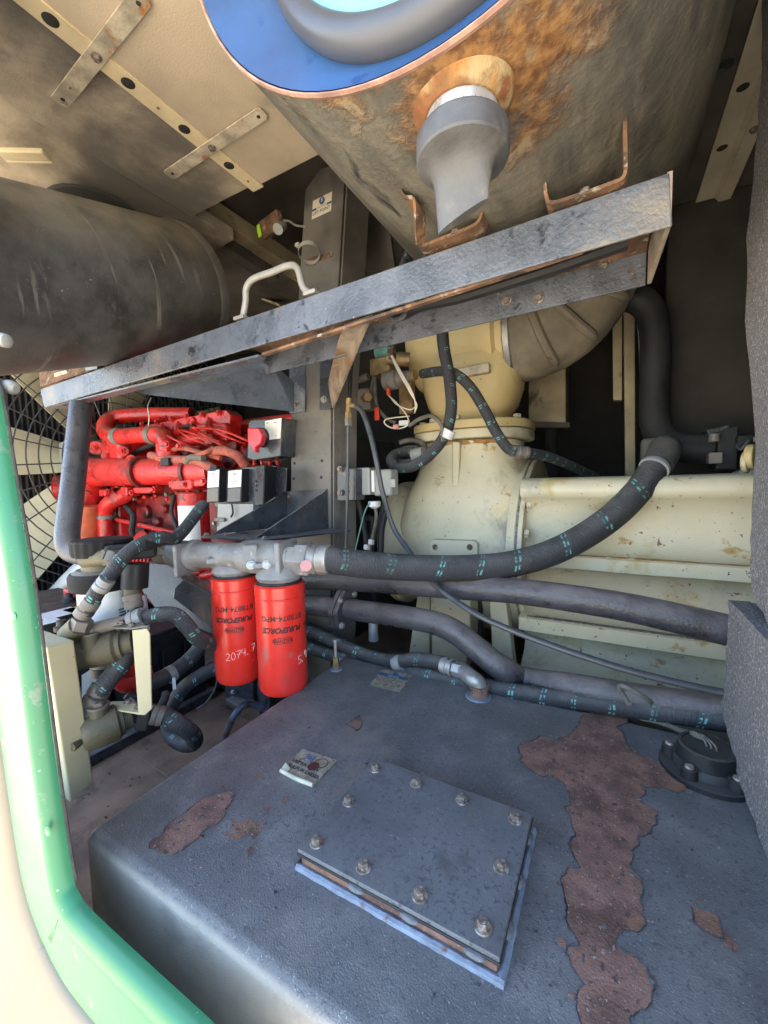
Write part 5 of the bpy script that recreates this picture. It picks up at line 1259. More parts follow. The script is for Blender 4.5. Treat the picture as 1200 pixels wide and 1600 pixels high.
for k in range(7): MB().obox(ey(205 + 5.5 * k, 872 + 1.2 * k, .06), (0, -1, .2), (.012, .06, .05)).build('cooling_rib', M['engine'], en, bevel=.003)
for q in ((300, 898), (318, 890), (285, 905), (330, 900)):
    MB().cyl(ey(q[0] - 14, q[1], .02), ey(q[0] + 16, q[1] - 5, .02), .014, 12).build('lower_pipe', M['engine'], en)
# fuel injection: pump, injector bodies and lines
MB().cyl(ey(285, 690, .04), ey(330, 682, .04), .024, 18).build('fuel_pump', M['engine'], en)
MB().cyl(ey(325, 686, .0), ey(330, 684, .06), .02, 6).build('pump_nut', M['engine'], en)
for k in range(5):
    q = (228 + 24 * k, 682 - 3 * k)
    MB().cyl(ey(q[0], q[1], .02), ey(q[0] + 4, q[1] - 16, .07), .011, 10).build('injector', M['engine'], en)
    MB().tube(crom([ey(q[0] + 2, q[1] - 6, .02), ey(q[0] + 10, q[1] + 2, -.02), ey(q[0] + 34, q[1] + 14, -.02), ey(q[0] + 60, q[1] + 24, .03)], 5), .0042, 8).build('injector_line', M['engine'], en)
MB().tube(crom([ey(282, 672, .0), ey(310, 680, -.02), ey(345, 695, -.02), ey(372, 712, .0)], 6), .0042, 8).build('injector_line', M['engine'], en)
MB().tube(crom([ey(300, 668, .0), ey(345, 672, -.02), ey(390, 690, .0)], 6), .0042, 8).build('injector_line', M['engine'], en)
MB().tube(crom([ey(232, 668, .0), ey(233, 650, .0), ey(231, 635, .02), ey(236, 622, .06)], 5), .0025, 6).build('loose_wire', M['wirewhite'], en)
for q, r in (((365, 695), .05), ((370, 720), .03), ((330, 712), .03), ((300, 705), .025), ((395, 712), .03), ((430, 735), .03)):
    MB().lathe([(0, r), (.03, r), (.034, r * .8)], ey(q[0], q[1], .11), (0, -1, 0), 18).build('head_boss', M['engine_dark'], en)
for k in range(4): MB().tube(crom([ey(395 + 12 * k, 712, .02), ey(398 + 12 * k, 725, .0), ey(404 + 11 * k, 740, .03)], 4), .006, 8).build('lower_line', M['engine'], en)
# wiring loom in corrugated sleeve, painted over
def corrug(px, r, mat='loom', name='loom', dys=None):
    P = crom([ey(q[0], q[1], q[2]) for q in px], 16)
    rad = [r * (1 + .10 * (i % 2)) for i in range(len(P))]
    return MB().tube(P, rad, 12).build(name, M[mat], en, smooth=60)
corrug([(236, 712, .0), (262, 718, -.03), (300, 720, -.04), (325, 728, -.04), (350, 745, -.02), (372, 752, .03)], .017)
corrug([(330, 706, -.02), (350, 704, -.04), (370, 712, -.03), (384, 728, .0)], .016)
corrug([(260, 706, -.0), (285, 700, -.02), (315, 708, -.03), (345, 716, -.02)], .009)
corrug([(292, 716, -.06), (318, 708, -.06), (335, 700, -.04)], .008)
MB().tube(crom([ey(292, 722, -.05), ey(300, 714, -.06), ey(318, 716, -.06)], 4), .012, 10).build('loom_clip', M['cabledust'], en)
# orange sleeve hose on the left
c_ = ey(133, 815, -.06)
P = [at(132, 788, y=EY - .06).lerp(at(130, 850, y=EY - .06), k / 14) for k in range(15)]
MB().tube(P, [.060 * (1 + (.035 if k % 3 == 0 else 0)) for k in range(15)], 24).build('orange_sleeve', M['orange'], en, smooth=60)
MB().lathe([(0, .064), (.012, .064)], P[11], P[12] - P[11], 24).build('sleeve_clamp', M['steel'], en)
MB().lathe([(0, .06), (.06, .075), (.11, .08)], at(132, 790, y=EY - .04), (0, .1, 1), 24).build('turbo_outlet', M['engine'], en)
MB().lathe([(0, .07), (.05, .075), (.06, .06)], at(108, 765, y=EY), (-.6, -1, 0), 24).build('pulley_cover', M['engine'], en)

# gaskets, dark hoses, clamps and caps that break up the red
for q in ((205, 676), (252, 672), (300, 668)):
    MB().obox(ey(q[0], q[1], .05), (0, -1, .2), (.07, .010, .05)).build('gasket', M['wall'], en)
MB().tube(crom([ey(120, 720, .02), ey(150, 704, .0), ey(190, 715, .03), ey(225, 700, .05), ey(262, 688, .06), ey(300, 690, .05)], 6), .010, 10).build('black_hose', M['rubber'], en)
MB().tube(crom([ey(196, 790, .05), ey(208, 806, .03), ey(206, 830, .03), ey(214, 852, .05)], 6), .013, 10).build('black_hose', M['rubber'], en)
MB().tube(crom([ey(272, 772, .06), ey(268, 800, .05), ey(276, 826, .05), ey(270, 850, .05)], 6), .008, 10).build('black_hose', M['rubber'], en)
for (p, q, r_) in (((182, 682, -.01), (190, 682, -.01), .037), ((236, 680, -.01), (243, 680, -.01), .037), ((164, 806, 0), (164.5, 811, 0), .037), ((222, 738, -.012), (228, 738, -.012), .068), ((298, 737, -.004), (303, 737, -.004), .058)):
    MB().tube([ey(*p), ey(*q)], r_, 24).build('hose_clamp', M['dullsteel'] if r_ < .04 else M['engine_dark'], en)
for k in range(9):
    q = (212 + 17 * k, 779 - 2.2 * k)
    MB().lathe([(0, .010), (.012, .010), (.016, .006)], ey(q[0], q[1], .05), (0, -1, 0), 8).build('core_plug', M['engine'] if k % 3 else M['dullsteel'], en)
for k in range(6):
    MB().box((-1.84 + .14 * k, EY + .10, -.02), (-1.80 + .14 * k, EY + .14, .15)).build('head_rib', M['engine'], en, bevel=.006)
    MB().cyl(V((-1.76 + .14 * k, EY + .138, .09)), V((-1.76 + .14 * k, EY + .10, .085)), .032, 18).build('intake_port', M['engine_dark'], en)
MB().obox(ey(262, 722, -.05), (0, -1, 0), (.05, .03, .03)).build('sensor_plug', M['plastic'], en, bevel=.003)
MB().obox(ey(338, 733, -.05), (0, -1, .2), (.035, .022, .03)).build('sensor_plug', M['plastic'], en, bevel=.003)

# white engine oil filter
of = thing('engine_oil_filter', 'white oil filter with red overspray hanging on the engine side', 'oil filter', ey(304, 850, .0))
oc = ey(303, 800, .0)
z0, z1 = ey(303, 866, 0).z, ey(303, 768, 0).z
MB().lathe([(0, .04), (.004, .052), (.012, .056), (z1 - z0 - .055, .056), (z1 - z0 - .05, .0555)], (oc.x, oc.y, z0), (0, 0, 1), 36).build('canister', M['white'], of)
MB().lathe([(0, .0562), (.045, .0568), (.050, .050)], (oc.x, oc.y, z1 - .052), (0, 0, 1), 36).build('red_top', M['engine'], of)
a0 = math.atan2(-oc.y, -oc.x)
vs = []; fs = []
for k in range(9):
    a = a0 + .35 + k * .13
    for z in (z0 + .01, z1 - .05): vs.append(V((oc.x + math.cos(a) * .0566, oc.y + math.sin(a) * .0566, z)))
fs = [(2 * k, 2 * k + 2, 2 * k + 3, 2 * k + 1) for k in range(8)]
b = MB(); b.add(vs, fs); b.build('overspray', M['engine'], of, smooth=60)
MB().obox(ey(300, 757, .0), (0, -1, 0), (.13, .045, .10)).build('filter_mount', M['engine'], of, bevel=.012, seg=3)
for q in ((288, 757), (318, 752)): bolt(of, ey(*q, -.052), (0, -1, 0), BOLT_R)

# ------------------------------------------------------------------ fan, guard, radiator
FXX = -2.22
fcen = V((FXX, at(170, 720, x=FXX).y + .05, at(170, 720, x=FXX).z))
fg = thing('fan_guard', 'black wire fan guard of concentric rings at the far left', 'fan guard', fcen + V((0, 0, -.85)))
for k in range(16):
    r = .16 + .045 * k
    pts = [fcen + V((0, math.cos(a) * r, math.sin(a) * r)) for a in [2 * math.pi * j / 64 for j in range(65)]]
    MB().tube(pts, .0030, 6).build('ring_wire', M['wire'], fg)
for k in range(24):
    a = 2 * math.pi * k / 24 + .07
    MB().tube([fcen + V((.004, math.cos(a) * .12, math.sin(a) * .12)), fcen + V((.004, math.cos(a) * .86, math.sin(a) * .86))], .0030, 6).build('spoke_wire', M['wire'], fg)
fn = thing('cooling_fan', 'cream bladed cooling fan behind the wire guard', 'fan', fcen + V((-.10, 0, -.8)))
MB().lathe([(0, .12), (.06, .12), (.08, .08)], fcen + V((-.13, 0, 0)), (1, 0, 0), 32).build('hub', M['dullsteel'], fn)
for k in range(7):
    a = math.radians(20 + 360 / 7 * k)
    rr = V((0, math.cos(a), math.sin(a))); tt = V((0, -math.sin(a), math.cos(a)))
    rs = []
    for j in range(9):
        r = .10 + .70 * j / 8; w = .055 + .075 * math.sin(j / 8 * 2.0); tw = .055 - .03 * j / 8
        row = []
        for s_ in (-1, -.33, .33, 1): row.append(fcen + V((-.11 + s_ * tw + .012 * (1 - s_ * s_), 0, 0)) + rr * r + tt * (s_ * w))
        rs.append(row + [p + V((-.006, 0, 0)) for p in reversed(row)])
    MB().rings(rs).build('blade', M['fan'], fn, smooth=50)
rd = thing('radiator', 'dark finned radiator core behind the fan', 'radiator', (-2.5, 1.2, FZ))
MB().box((-2.55, .35, FZ + .02), (-2.48, 2.2, .75)).build('core', M['rad'], rd)
fin = MB().box((-2.478, -.0025, FZ + .03), (-2.462, .0025, .74)).mesh('fin', 0); fin.materials.append(M['wire'])
for k in range(72): link('fin', fin, None, rd, Matrix.Translation((0, .40 + .0245 * k, 0)))
# grey frame bracket near the fan hub
MB_ = MB().prism([at(92, 692, y=.95), at(104, 688, y=.95), at(108, 745, y=.95), at(96, 752, y=.95)], (-.03, .02, 0)); tag(MB_.build('fan_bracket', M['silver'], bevel=.002), 'small grey bracket plate between fan guard and bent pipe', 'bracket')
b = MB().tube(crom([at(55, 975, y=.85), at(95, 930, y=.90), at(135, 890, y=.95), at(160, 870, y=1.0)], 6), .055, 24); tag(b.build('silver_duct', M['silver']), 'smooth silver duct slanting up below the fan guard', 'duct')

# ------------------------------------------------------------------ muffler
m0, m1 = at(-60, 434, d=.86), at(286, 458, d=1.36)
ax = (m1 - m0).normalized()
muffler_mat(ax)
mf = thing('muffler', 'big black dusty muffler cylinder at upper left under the ceiling', 'muffler', m1 + V((0, 0, -.2)))
Lm = (m1 - m0).length
RM = .198
MB().lathe([(-.3, RM - .03), (-.28, RM), (0, RM), (Lm * .5, RM), (Lm - .03, RM), (Lm - .012, RM - .004), (Lm - .004, RM - .014), (Lm - .002, RM - .05), (Lm + .004, RM - .12), (Lm + .006, .02)], m0, ax, 72).build('shell', M['muffler'], mf, smooth=50)
MB().lathe([(Lm - .045, RM + .001), (Lm - .040, RM + .004), (Lm - .012, RM + .004), (Lm - .006, RM - .006)], m0, ax, 72).build('end_rim', M['muffler'], mf, smooth=50)
# saddle bracket between muffler and beam
MB().prism([at(117, 531, y=.62), at(146, 527, y=.62), at(146, 545, y=.62), at(119, 548, y=.62)], (0, .03, 0)).build('bracket_tab', M['rust'], mf, bevel=.003)
MB().prism([at(122, 546, y=.63), at(144, 543, y=.63), at(152, 576, y=.645), at(134, 580, y=.645)], (0, .004, 0)).build('bracket_leg', M['beam'], mf, bevel=.001)
MB().prism([at(60, 582, y=.70), at(110, 573, y=.70), at(128, 572, y=.70), at(140, 580, y=.68), at(62, 604, y=.68)], (0, .05, 0)).build('saddle', M['rust'], mf, bevel=.003)
MB().prism([at(84, 583, y=.68), at(102, 578, y=.68), at(112, 592, y=.70), at(86, 602, y=.70)], (0, .02, 0)).build('saddle_web', M['ruststeel'], mf, bevel=.002)

# ------------------------------------------------------------------ switch and fuse boxes left of the post
ds = thing('disconnect_switch', 'grey battery disconnect plate with a red rotary handle and white label', 'switch', at(425, 715, y=.95))
MB().prism([at(386, 716, y=.95), at(388, 660, y=.95), at(392, 656, y=.95), at(440, 652, y=.95), at(438, 713, y=.95), at(396, 719, y=.95)], (0, .07, 0)).build('housing', M['bracket'], ds, bevel=.004, seg=3)
MB().prism([at(414, 658, y=.949), at(440, 653, y=.949), at(438, 685, y=.949), at(421, 687, y=.949), at(414, 676, y=.949)], (0, .0008, 0)).build('label', M['label'], ds)
for q in ((418, 661, .008), (430, 660, .012), (431, 681, .006)): MB().obox(at(q[0], q[1], y=.9485), (0, -1, 0), (q[2], .002, .0006)).build('label_print', M['labelink'], ds)
kc = at(410, 684, y=.95)
MB().lathe([(0, .031), (.012, .031), (.030, .028), (.034, .026)], kc, (0, -1, 0), 30).build('dial', M['plastic'], ds)
MB().prism([at(386, 668, y=.905), at(404, 668, y=.905), at(410, 680, y=.905), at(406, 694, y=.905), at(398, 700, y=.905), at(399, 708, y=.905), at(394, 703, y=.905), at(386, 690, y=.905)], (0, .022, 0)).build('handle', M['knob'], ds, bevel=.005, seg=3)
for nm, x0_, x1_, xs2, lab in (('FB1', 322, 342, 352, 'leftmost small black fuse box with a white FB1 label'), ('FB2', 354, 377, 400, 'black fuse box with a white FB2 label next to the steel plate')):
    yf = .955
    fbx = thing('fuse_box', lab, 'fuse box', at(x0_, 788, y=yf), 'fuse boxes beside the lift post')
    P4 = [at(x0_, 786, y=yf), at(x1_, 785, y=yf), at(x1_ + 1, 732, y=yf), at(x0_ + 2, 734, y=yf)]
    MB().prism(P4, (0, .055, 0)).build('case', M['plastic'], fbx, bevel=.003, seg=3)
    ux, uy = P4[1] - P4[0], P4[3] - P4[0]
    o4 = lambda u, v: P4[0] + ux * u + uy * v + V((0, -.0007, 0))
    lb = MB().prism([o4(.06, .46), o4(.94, .46), o4(.94, .96), o4(.06, .96)], (0, .0005, 0)).build('label', M['label'], fbx)
    lo = lambda u, v: o4(u, v) + V((0, -.0005, 0))
    text_flat('lettering', nm, .0125, lo(.5, .82), ux, uy, M['labelink'], lb)
    text_flat('lettering', 'Fuse / Relay', .0072, lo(.5, .62), ux, uy, M['labelink'], lb)
    text_flat('lettering', 'Center', .0072, lo(.5, .54), ux, uy, M['labelink'], lb)
    MB().prism([o4(.08, .04), o4(.92, .04), o4(.92, .43), o4(.08, .43)], (0, .0005, 0)).build('cover', M['bracket'], fbx)
fbo = thing('fuse_bracket', 'folded black steel bracket carrying the fuse boxes beside the lift post', 'bracket', at(420, 790, y=.98))
MB().prism([at(383, 730, y=.985), at(431, 728, y=.985), at(431, 790, y=.985), at(350, 800, y=.985), at(335, 790, y=.985), at(340, 740, y=.985)], (0, .01, 0)).build('back_plate', M['bracket'], fbo, bevel=.002)
MB().prism([at(400, 728, y=.92), at(412, 727, y=.90), at(410, 788, y=.90), at(398, 790, y=.92)], (0, .006, 0)).build('front_fold', M['bracket'], fbo, bevel=.001)
MB().prism([at(412, 727, y=.90), at(430, 730, y=.97), at(430, 775, y=.97), at(410, 788, y=.90)], (.003, .004, 0)).build('side_fold', M['plastic'], fbo, bevel=.001)
MB().prism([at(430, 729, y=.97), at(448, 731, y=.94), at(446, 768, y=.94), at(430, 778, y=.97)], (0, .004, 0)).build('post_flange', M['bracket'], fbo, bevel=.001)
MB().prism([at(340, 787, y=.96), at(396, 787, y=.96), at(394, 815, y=.96), at(360, 838, y=.96), at(338, 838, y=.96)], (0, .05, 0)).build('lower_block', M['greyplastic'], fbo, bevel=.003)
MB().obox(at(344, 812, y=.955), (0, -1, 0), (.05, .012, .01)).build('lower_ledge', M['dullsteel'], fbo, bevel=.002)
bolt(fbo, at(336, 818, y=.955), (-1, -.5, 0), BOLT_Z)
for k in range(3): MB().obox(at(398 + 1 * k, 752 + 7 * k, y=.915), (0, -1, 0), (.014, .006, .008)).build('latch_tooth', M['plastic'], fbo)
MB().tube(crom([at(362, 787, y=.95), at(364, 800, y=.95), at(361, 808, y=.95)], 4), .003, 6).build('lead', M['rubber'], fbo)

# ------------------------------------------------------------------ bent tube under the beam's left end
bt = thing('bent_tube', 'black worn bent tube dropping from the beam left end', 'tube', at(110, 850, d=1.15))
MB().tube(crom([at(127, 632, d=1.22), at(122, 680, d=1.20), at(116, 740, d=1.17), at(109, 800, d=1.14), at(105, 838, d=1.12), at(110, 858, d=1.11), at(130, 866, d=1.10), at(160, 866, d=1.09)], 9), .030, 24).build('tube', M['blackpipe'], bt)

# ------------------------------------------------------------------ fuel water separator
wc = at(160, 850, d=1.02)
ws = thing('water_separator', 'fuel water separator with ribbed black cap and milky white bowl', 'fuel filter', V((wc.x, wc.y, at(170, 1075, d=1.02).z)))
wz = lambda py, px=160: at(px, py, d=1.02).z
wcx = V((wc.x, wc.y, 0))
cap = MB(); rs = []
for z, r in ((wz(866), .063), (wz(861), .065), (wz(845), .0655), (wz(842), .062), (wz(841), .050), (wz(840), .02)):
    rs.append([V((wc.x + math.cos(2 * math.pi * j / 80) * r * (1 + (.03 if (j // 2) % 2 else 0) * (r > .06)), wc.y + math.sin(2 * math.pi * j / 80) * r * (1 + (.03 if (j // 2) % 2 else 0) * (r > .06)), z)) for j in range(80)])
cap.rings(rs); cap.build('ribbed_cap', M['capplastic'], ws, smooth=25)
MB().lathe([(wz(888), .048), (wz(868), .046)], wcx, (0, 0, 1), 28).build('head', M['bronze'], ws)
MB().lathe([(wz(893, 152), .060), (wz(888), .050)], wcx + V((-.012, -.004, 0)), (0, 0, 1), 28).build('head_skirt', M['dullsteel'], ws)
rs = []
for z, r in ((wz(921), .060), (wz(918), .066), (wz(898), .067), (wz(893), .062)):
    rs.append([V((wc.x - .012 + math.cos(2 * math.pi * j / 48) * r * (1 + (.02 if (j // 6) % 2 else 0)), wc.y - .004 + math.sin(2 * math.pi * j / 48) * r * (1 + (.02 if (j // 6) % 2 else 0)), z)) for j in range(48)])
MB().rings(rs).build('bowl_nut', M['capplastic'], ws, smooth=25)
MB().lathe([(wz(1042), .044), (wz(1036), .050), (wz(1000), .055), (wz(960), .058), (wz(921), .058)], wcx + V((-.006, 0, 0)), (0, 0, 1), 36).build('bowl', M['bowl'], ws, smooth=50)
MB().lathe([(wz(1060), .034), (wz(1057), .043), (wz(1043), .044)], wcx + V((-.004, 0, 0)), (0, 0, 1), 30).build('lower_ring', M['dullsteel'], ws)
MB().lathe([(wz(1088), .028), (wz(1080), .040), (wz(1070), .048), (wz(1058), .046)], wcx + V((.035, .03, 0)), (0, 0, 1), 28).build('red_base', M['redplastic'], ws)
# printed scale on the bowl
a0 = math.atan2(-wc.y, -wc.x) + .45
for k in range(8):
    vs = []
    for j in range(4):
        a = a0 + j * .12 + (.02 if k % 2 else 0)
        for z in (wz(950 + 4.6 * k), wz(952.4 + 4.6 * k)): vs.append(V((wc.x - .006 + math.cos(a) * .0587, wc.y + math.sin(a) * .0587, z)))
    b = MB(); b.add(vs, [(2 * j, 2 * j + 2, 2 * j + 3, 2 * j + 1) for j in range(3)]); o = b.build('scale_print', M['labelblue'], ws, smooth=0)
# head piping: bolt, coupling, nut
MB().lathe([(0, .012), (.016, .012), (.018, .009)], at(134, 872, d=.99), at(122, 872, d=.99) - at(134, 872, d=.99), 6).build('plug', M['plastic'], ws)
MB().cyl(at(132, 874, d=.985), at(172, 870, d=.97), .020, 18).build('coupling', M['bronze'], ws)
MB().lathe([(0, .022), (.014, .022)], at(166, 870, d=.972), at(190, 871, d=.96) - at(166, 870, d=.972), 6).build('nut', M['bronze'], ws)
MB().lathe([(0, .024), (.014, .023), (.02, .018)], at(176, 872, d=.965), at(195, 874, d=.955) - at(176, 872, d=.965), 6).build('nut', M['dullsteel'], ws)
MB().obox(at(205, 862, d=1.0), at(205, 862, d=-1), (.11, .04, .05)).build('head_block', M['rubber'], ws, bevel=.01)
MB().cyl(at(212, 880, d=1.0), at(210, 918, d=1.0), .030, 20).build('bowl_collar', M['plastic'], ws)
MB().cyl(at(206, 912, d=.99), at(208, 938, d=.99), .019, 18).build('outlet', M['bronze'], ws)
MB().cyl(at(222, 930, d=1.02), at(228, 985, d=1.02), .010, 12).build('standpipe', M['silver'], ws)

# hoses on the left
def dh(name, label, px, r, mat='hosesmall', ferr=()):
    t = thing(name, label, 'hose', at(px[0][0], px[0][1], d=px[0][2]))
    MB().tube(crom([at(q[0], q[1], d=q[2]) for q in px], 9), r, 18).build('hose', M[mat], t)
    for (a, c, rr, mm) in ferr:
        p0, p1 = at(a[0], a[1], d=a[2]), at(c[0], c[1], d=c[2])
        L = (p1 - p0).length
        MB().lathe([(0, rr), (L * .4, rr), (L * .45, rr * .92), (L * .55, rr * .92), (L * .6, rr), (L, rr * .96)], p0, p1 - p0, 18).build('ferrule', M[mm], t)
    return t
h = dh('feed_hose', 'braided hose rising from the left valve past the black cap to the filter head', [(134, 958, .90), (152, 925, .90), (172, 898, .91), (196, 868, .93), (225, 848, .97), (252, 840, 1.0), (266, 842, 1.03), (280, 836, 1.08), (300, 812, 1.15), (318, 788, 1.2)], .0165,
   ferr=(((128, 962, .90), (145, 938, .90), .019, 'dullsteel'), ((156, 921, .895), (168, 905, .895), .0175, 'tape'), ((222, 851, .965), (262, 840, 1.02), .0172, 'rubber')))
MB().lathe([(0, .021), (.022, .021)], at(124, 982, d=.90), at(135, 955, d=.90) - at(124, 982, d=.90), 6).build('swivel_nut', M['dullsteel'], h)
MB().cyl(at(108, 992, d=.92), at(126, 976, d=.90), .024, 12).build('elbow', M['bronze'], h)
h = dh('outlet_hose', 'braided hose leaving the separator outlet and curving behind the red filters', [(208, 938, .985), (212, 958, .98), (222, 966, .96), (250, 960, .95), (275, 962, .96), (292, 978, .97), (310, 998, .99), (332, 1006, 1.04), (360, 1012, 1.12)], .018,
   ferr=(((205, 970, .95), (224, 962, .95), .021, 'tape'), ((206, 930, .985), (210, 950, .982), .021, 'dullsteel')))
MB().tube(crom([at(146, 982, d=.93), at(175, 975, d=.94), at(208, 968, d=.95)], 5), .014, 14).build('rigid_tail', M['dullsteel'], h)
h = dh('lower_valve_hose', 'braided hose slanting up from the lower left valve behind the cream bracket', [(148, 1092, .93), (165, 1068, .94), (188, 1040, .96), (205, 1010, .98), (214, 985, 1.0)], .021,
   ferr=(((140, 1105, .925), (160, 1072, .94), .024, 'dullsteel'),))
MB().lathe([(0, .026), (.03, .026)], at(133, 1118, d=.92), at(148, 1090, d=.93) - at(133, 1118, d=.92), 6).build('swivel_nut', M['dullsteel'], h)
h = dh('battery_hose', 'braided hose with a clamp curving in front of the battery', [(200, 1075, 1.05), (235, 1066, 1.08), (262, 1055, 1.12), (290, 1036, 1.18), (312, 1012, 1.22), (322, 995, 1.25)], .021, 'hose',
   ferr=(((262, 1056, 1.12), (272, 1050, 1.135), .0235, 'tape'),))
MB().obox(at(272, 1068, d=1.10), at(272, 1068, d=-1), (.008, .03, .01)).build('clamp_tail', M['steel'], h)
h = dh('looped_hose', 'braided hose bending back on itself on the floor left of the tank', [(248, 1116, .96), (264, 1122, .965), (284, 1134, .97), (301, 1148, .99), (304, 1160, 1.04), (290, 1163, 1.09), (270, 1152, 1.12), (262, 1128, 1.14), (270, 1100, 1.15), (288, 1074, 1.16), (314, 1055, 1.17), (345, 1042, 1.18), (380, 1036, 1.19)], .0195, 'hose',
   ferr=(((238, 1116, .955), (256, 1119, .962), .0225, 'dullsteel'),))
MB().obox(at(228, 1120, d=.965), at(228, 1120, d=.965) - at(245, 1121, d=.97), (.05, .045, .03)).build('hose_nut', M['rubber'], h, bevel=.006)
MB().tube([at(243 + 3.0 * math.cos(a), 1117 + 14 * math.sin(a), d=.965 + .01 * math.sin(a + 1)) for a in [k * .4 for k in range(17)]], .006, 8).build('retaining_ring', M['rubber'], h)
MB().tube(crom([at(252, 1112, d=.99), at(254, 1100, d=1.0), at(258, 1090, d=1.01), at(259, 1083, d=1.02)], 4), .010, 12).build('side_stub', M['rubber'], h)

# ball valves, U bracket, cream control box
def ball_valve(lab, a, c, r, bq):
    p0, p1 = at(*a[:2], d=a[2]), at(*c[:2], d=c[2])
    t = thing('isolation_valve', lab, 'valve', (p0 + p1) / 2 + V((0, 0, -r)), 'olive isolation valves on the cream box')
    L = (p1 - p0).length
    MB().lathe([(0, r * .8), (.01, r), (L * .25, r), (L * .3, r * 1.06), (L * .7, r * 1.06), (L * .75, r * .9), (L * .82, r * .9), (L * .84, r * .72), (L, r * .70)], p0, p1 - p0, 24).build('body', M['bronze'], t, smooth=40)
    bp = at(*bq[:2], d=bq[2])
    MB().lathe([(-.03, .020), (0, .019)], bp, (0, 0, 1), 18).build('bonnet', M['bronze'], t)
    MB().lathe([(0, .022), (.004, .022)], bp, (0, 0, 1), 20).build('washer', M['dullsteel'], t)
    MB().lathe([(.0045, .014), (.012, .014), (.014, .010)], bp, (0, 0, 1), 6).build('stem_nut', M['bolt'], t)
    MB().cyl(p0.lerp(p1, .1) + V((0, -.01, -r * .2)), p0.lerp(p1, .1) + V((.01, -.035, -r * .2)), .010, 6).build('side_plug', M['bronze'], t)
    return t
ball_valve('olive isolation valve nearer the top of the cream box', (112, 1025, .93), (208, 1002, .97), .036, (140, 990, .925))
ball_valve('olive isolation valve lower, by the floor beside the cream box', (128, 1150, .90), (205, 1118, .96), .038, (154, 1104, .915))
ub = thing('u_bracket', 'cream steel U bracket holding the two isolation valves', 'bracket', at(230, 1115, d=.92))
P = [at(148, 986, d=.925), at(180, 976, d=.92), at(206, 980, d=.905), at(214, 984, d=.90), at(216, 994, d=.90), at(222, 1050, d=.90), at(230, 1105, d=.90), at(229, 1114, d=.90), at(220, 1117, d=.905), at(190, 1106, d=.92), at(158, 1104, d=.93)]
wd = (at(226, 1050, d=.9) - at(214, 1050, d=.9)).normalized()
MB().prism([at(206, 985, d=.90), at(229, 982, d=.90), at(234, 990, d=.90), at(237, 1108, d=.90), at(226, 1118, d=.90), at(216, 1117, d=.90)], CF * .004).build('upright', M['boxcream'], ub, bevel=.0015)
MB().prism([at(206, 984, d=.9005), at(229, 980, d=.9005), at(212, 974, d=.95), at(175, 972, d=.97), at(150, 982, d=.95)], (0, 0, .004)).build('upper_arm', M['dullsteel'], ub, bevel=.001)
MB().prism([at(216, 1117, d=.9005), at(230, 1112, d=.9005), at(205, 1098, d=.95), at(175, 1098, d=.97), at(163, 1108, d=.95)], (0, 0, .004)).build('lower_arm', M['boxcream'], ub, bevel=.001)
for q in ((190, 976, .93), (206, 980, .915), (200, 1100, .935), (216, 1108, .91)): bolt(ub, at(q[0], q[1], d=q[2]) + V((0, 0, .003)), (0, 0, 1), BOLT_S)
BX = -1.0
cb_ = thing('control_box', 'flat cream steel box standing right behind the green door post', 'control box', at(110, 1250, x=BX))
near = [at(72, 1012, x=BX), at(110, 1255, x=BX)]; far = [at(116, 1000, x=BX), at(147, 1222, x=BX)]
MB().prism([near[0], far[0], far[1], near[1]], (-.16, 0, 0)).build('case', M['boxcream'], cb_, bevel=.004, seg=3)

# batteries
bxA = -1.52; tzA = at(110, 948, x=bxA).z
bA = thing('battery', 'black battery with paper and yellow labels on top behind the water separator', 'battery', (bxA - .15, .75, FZ + .04))
yA0, yA1 = at(30, 985, x=bxA).y, at(150, 935, x=bxA).y + .03
MB().box((bxA - .34, yA0, FZ + .04), (bxA, yA1, tzA - .02)).build('case', M['plastic'], bA, bevel=.008)
MB().box((bxA - .345, yA0 - .005, tzA - .0195), (bxA + .004, yA1 + .005, tzA)).build('cover', M['plastic'], bA, bevel=.006)
for (px, py, w_, l_, mm) in ((92, 958, .085, .10, 'label'), (118, 952, .06, .05, 'labelyellow'), (72, 972, .05, .06, 'label')):
    p = at(px, py, z=tzA + .0005); MB().box((p.x - w_ / 2, p.y - l_ / 2, tzA + .0004), (p.x + w_ / 2, p.y + l_ / 2, tzA + .0012)).build('top_label', M[mm], bA)
for (px, py) in ((108, 940), (97, 985)):
    p = at(px, py, z=tzA); MB().lathe([(0, .018), (.012, .018), (.014, .012), (.028, .011)], (p.x, p.y, tzA), (0, 0, 1), 18).build('terminal', M['plastic'], bA)
p = at(118, 926, z=tzA + .02); MB().obox((p.x, p.y, tzA + .02), (0, 0, 1), (.07, .05, .04)).build('red_terminal_cover', M['redplastic'], bA, bevel=.01)
MB().prism([at(128, 1055, x=bxA + .006), at(152, 1040, x=bxA + .006), at(152, 1090, x=bxA + .006), at(128, 1110, x=bxA + .006)], (-.001, 0, 0)).build('side_label', M['label'], bA)
bxB = -1.40; tzB = at(240, 990, x=bxB).z
yB0, yB1 = at(205, 1000, x=bxB).y, at(318, 970, x=bxB).y
bB = thing('battery', 'black unlabelled-topped battery in the shadow behind the cream U bracket', 'battery', (bxB - .1, yB0 + .1, FZ + .04))
MB().box((bxB - .20, yB0, FZ + .04), (bxB, yB1, tzB - .02)).build('case', M['plastic'], bB, bevel=.008)
MB().box((bxB - .205, yB0 - .005, tzB - .0195), (bxB + .005, yB1 + .005, tzB)).build('cover', M['plastic'], bB, bevel=.006)
for k in range(3):
    y_ = yB0 + (yB1 - yB0) * (.06 + .31 * k)
    MB().box((bxB, y_, FZ + .10), (bxB + .005, y_ + (yB1 - yB0) * .25, tzB - .07)).build('case_panel', M['plastic'], bB, bevel=.002)
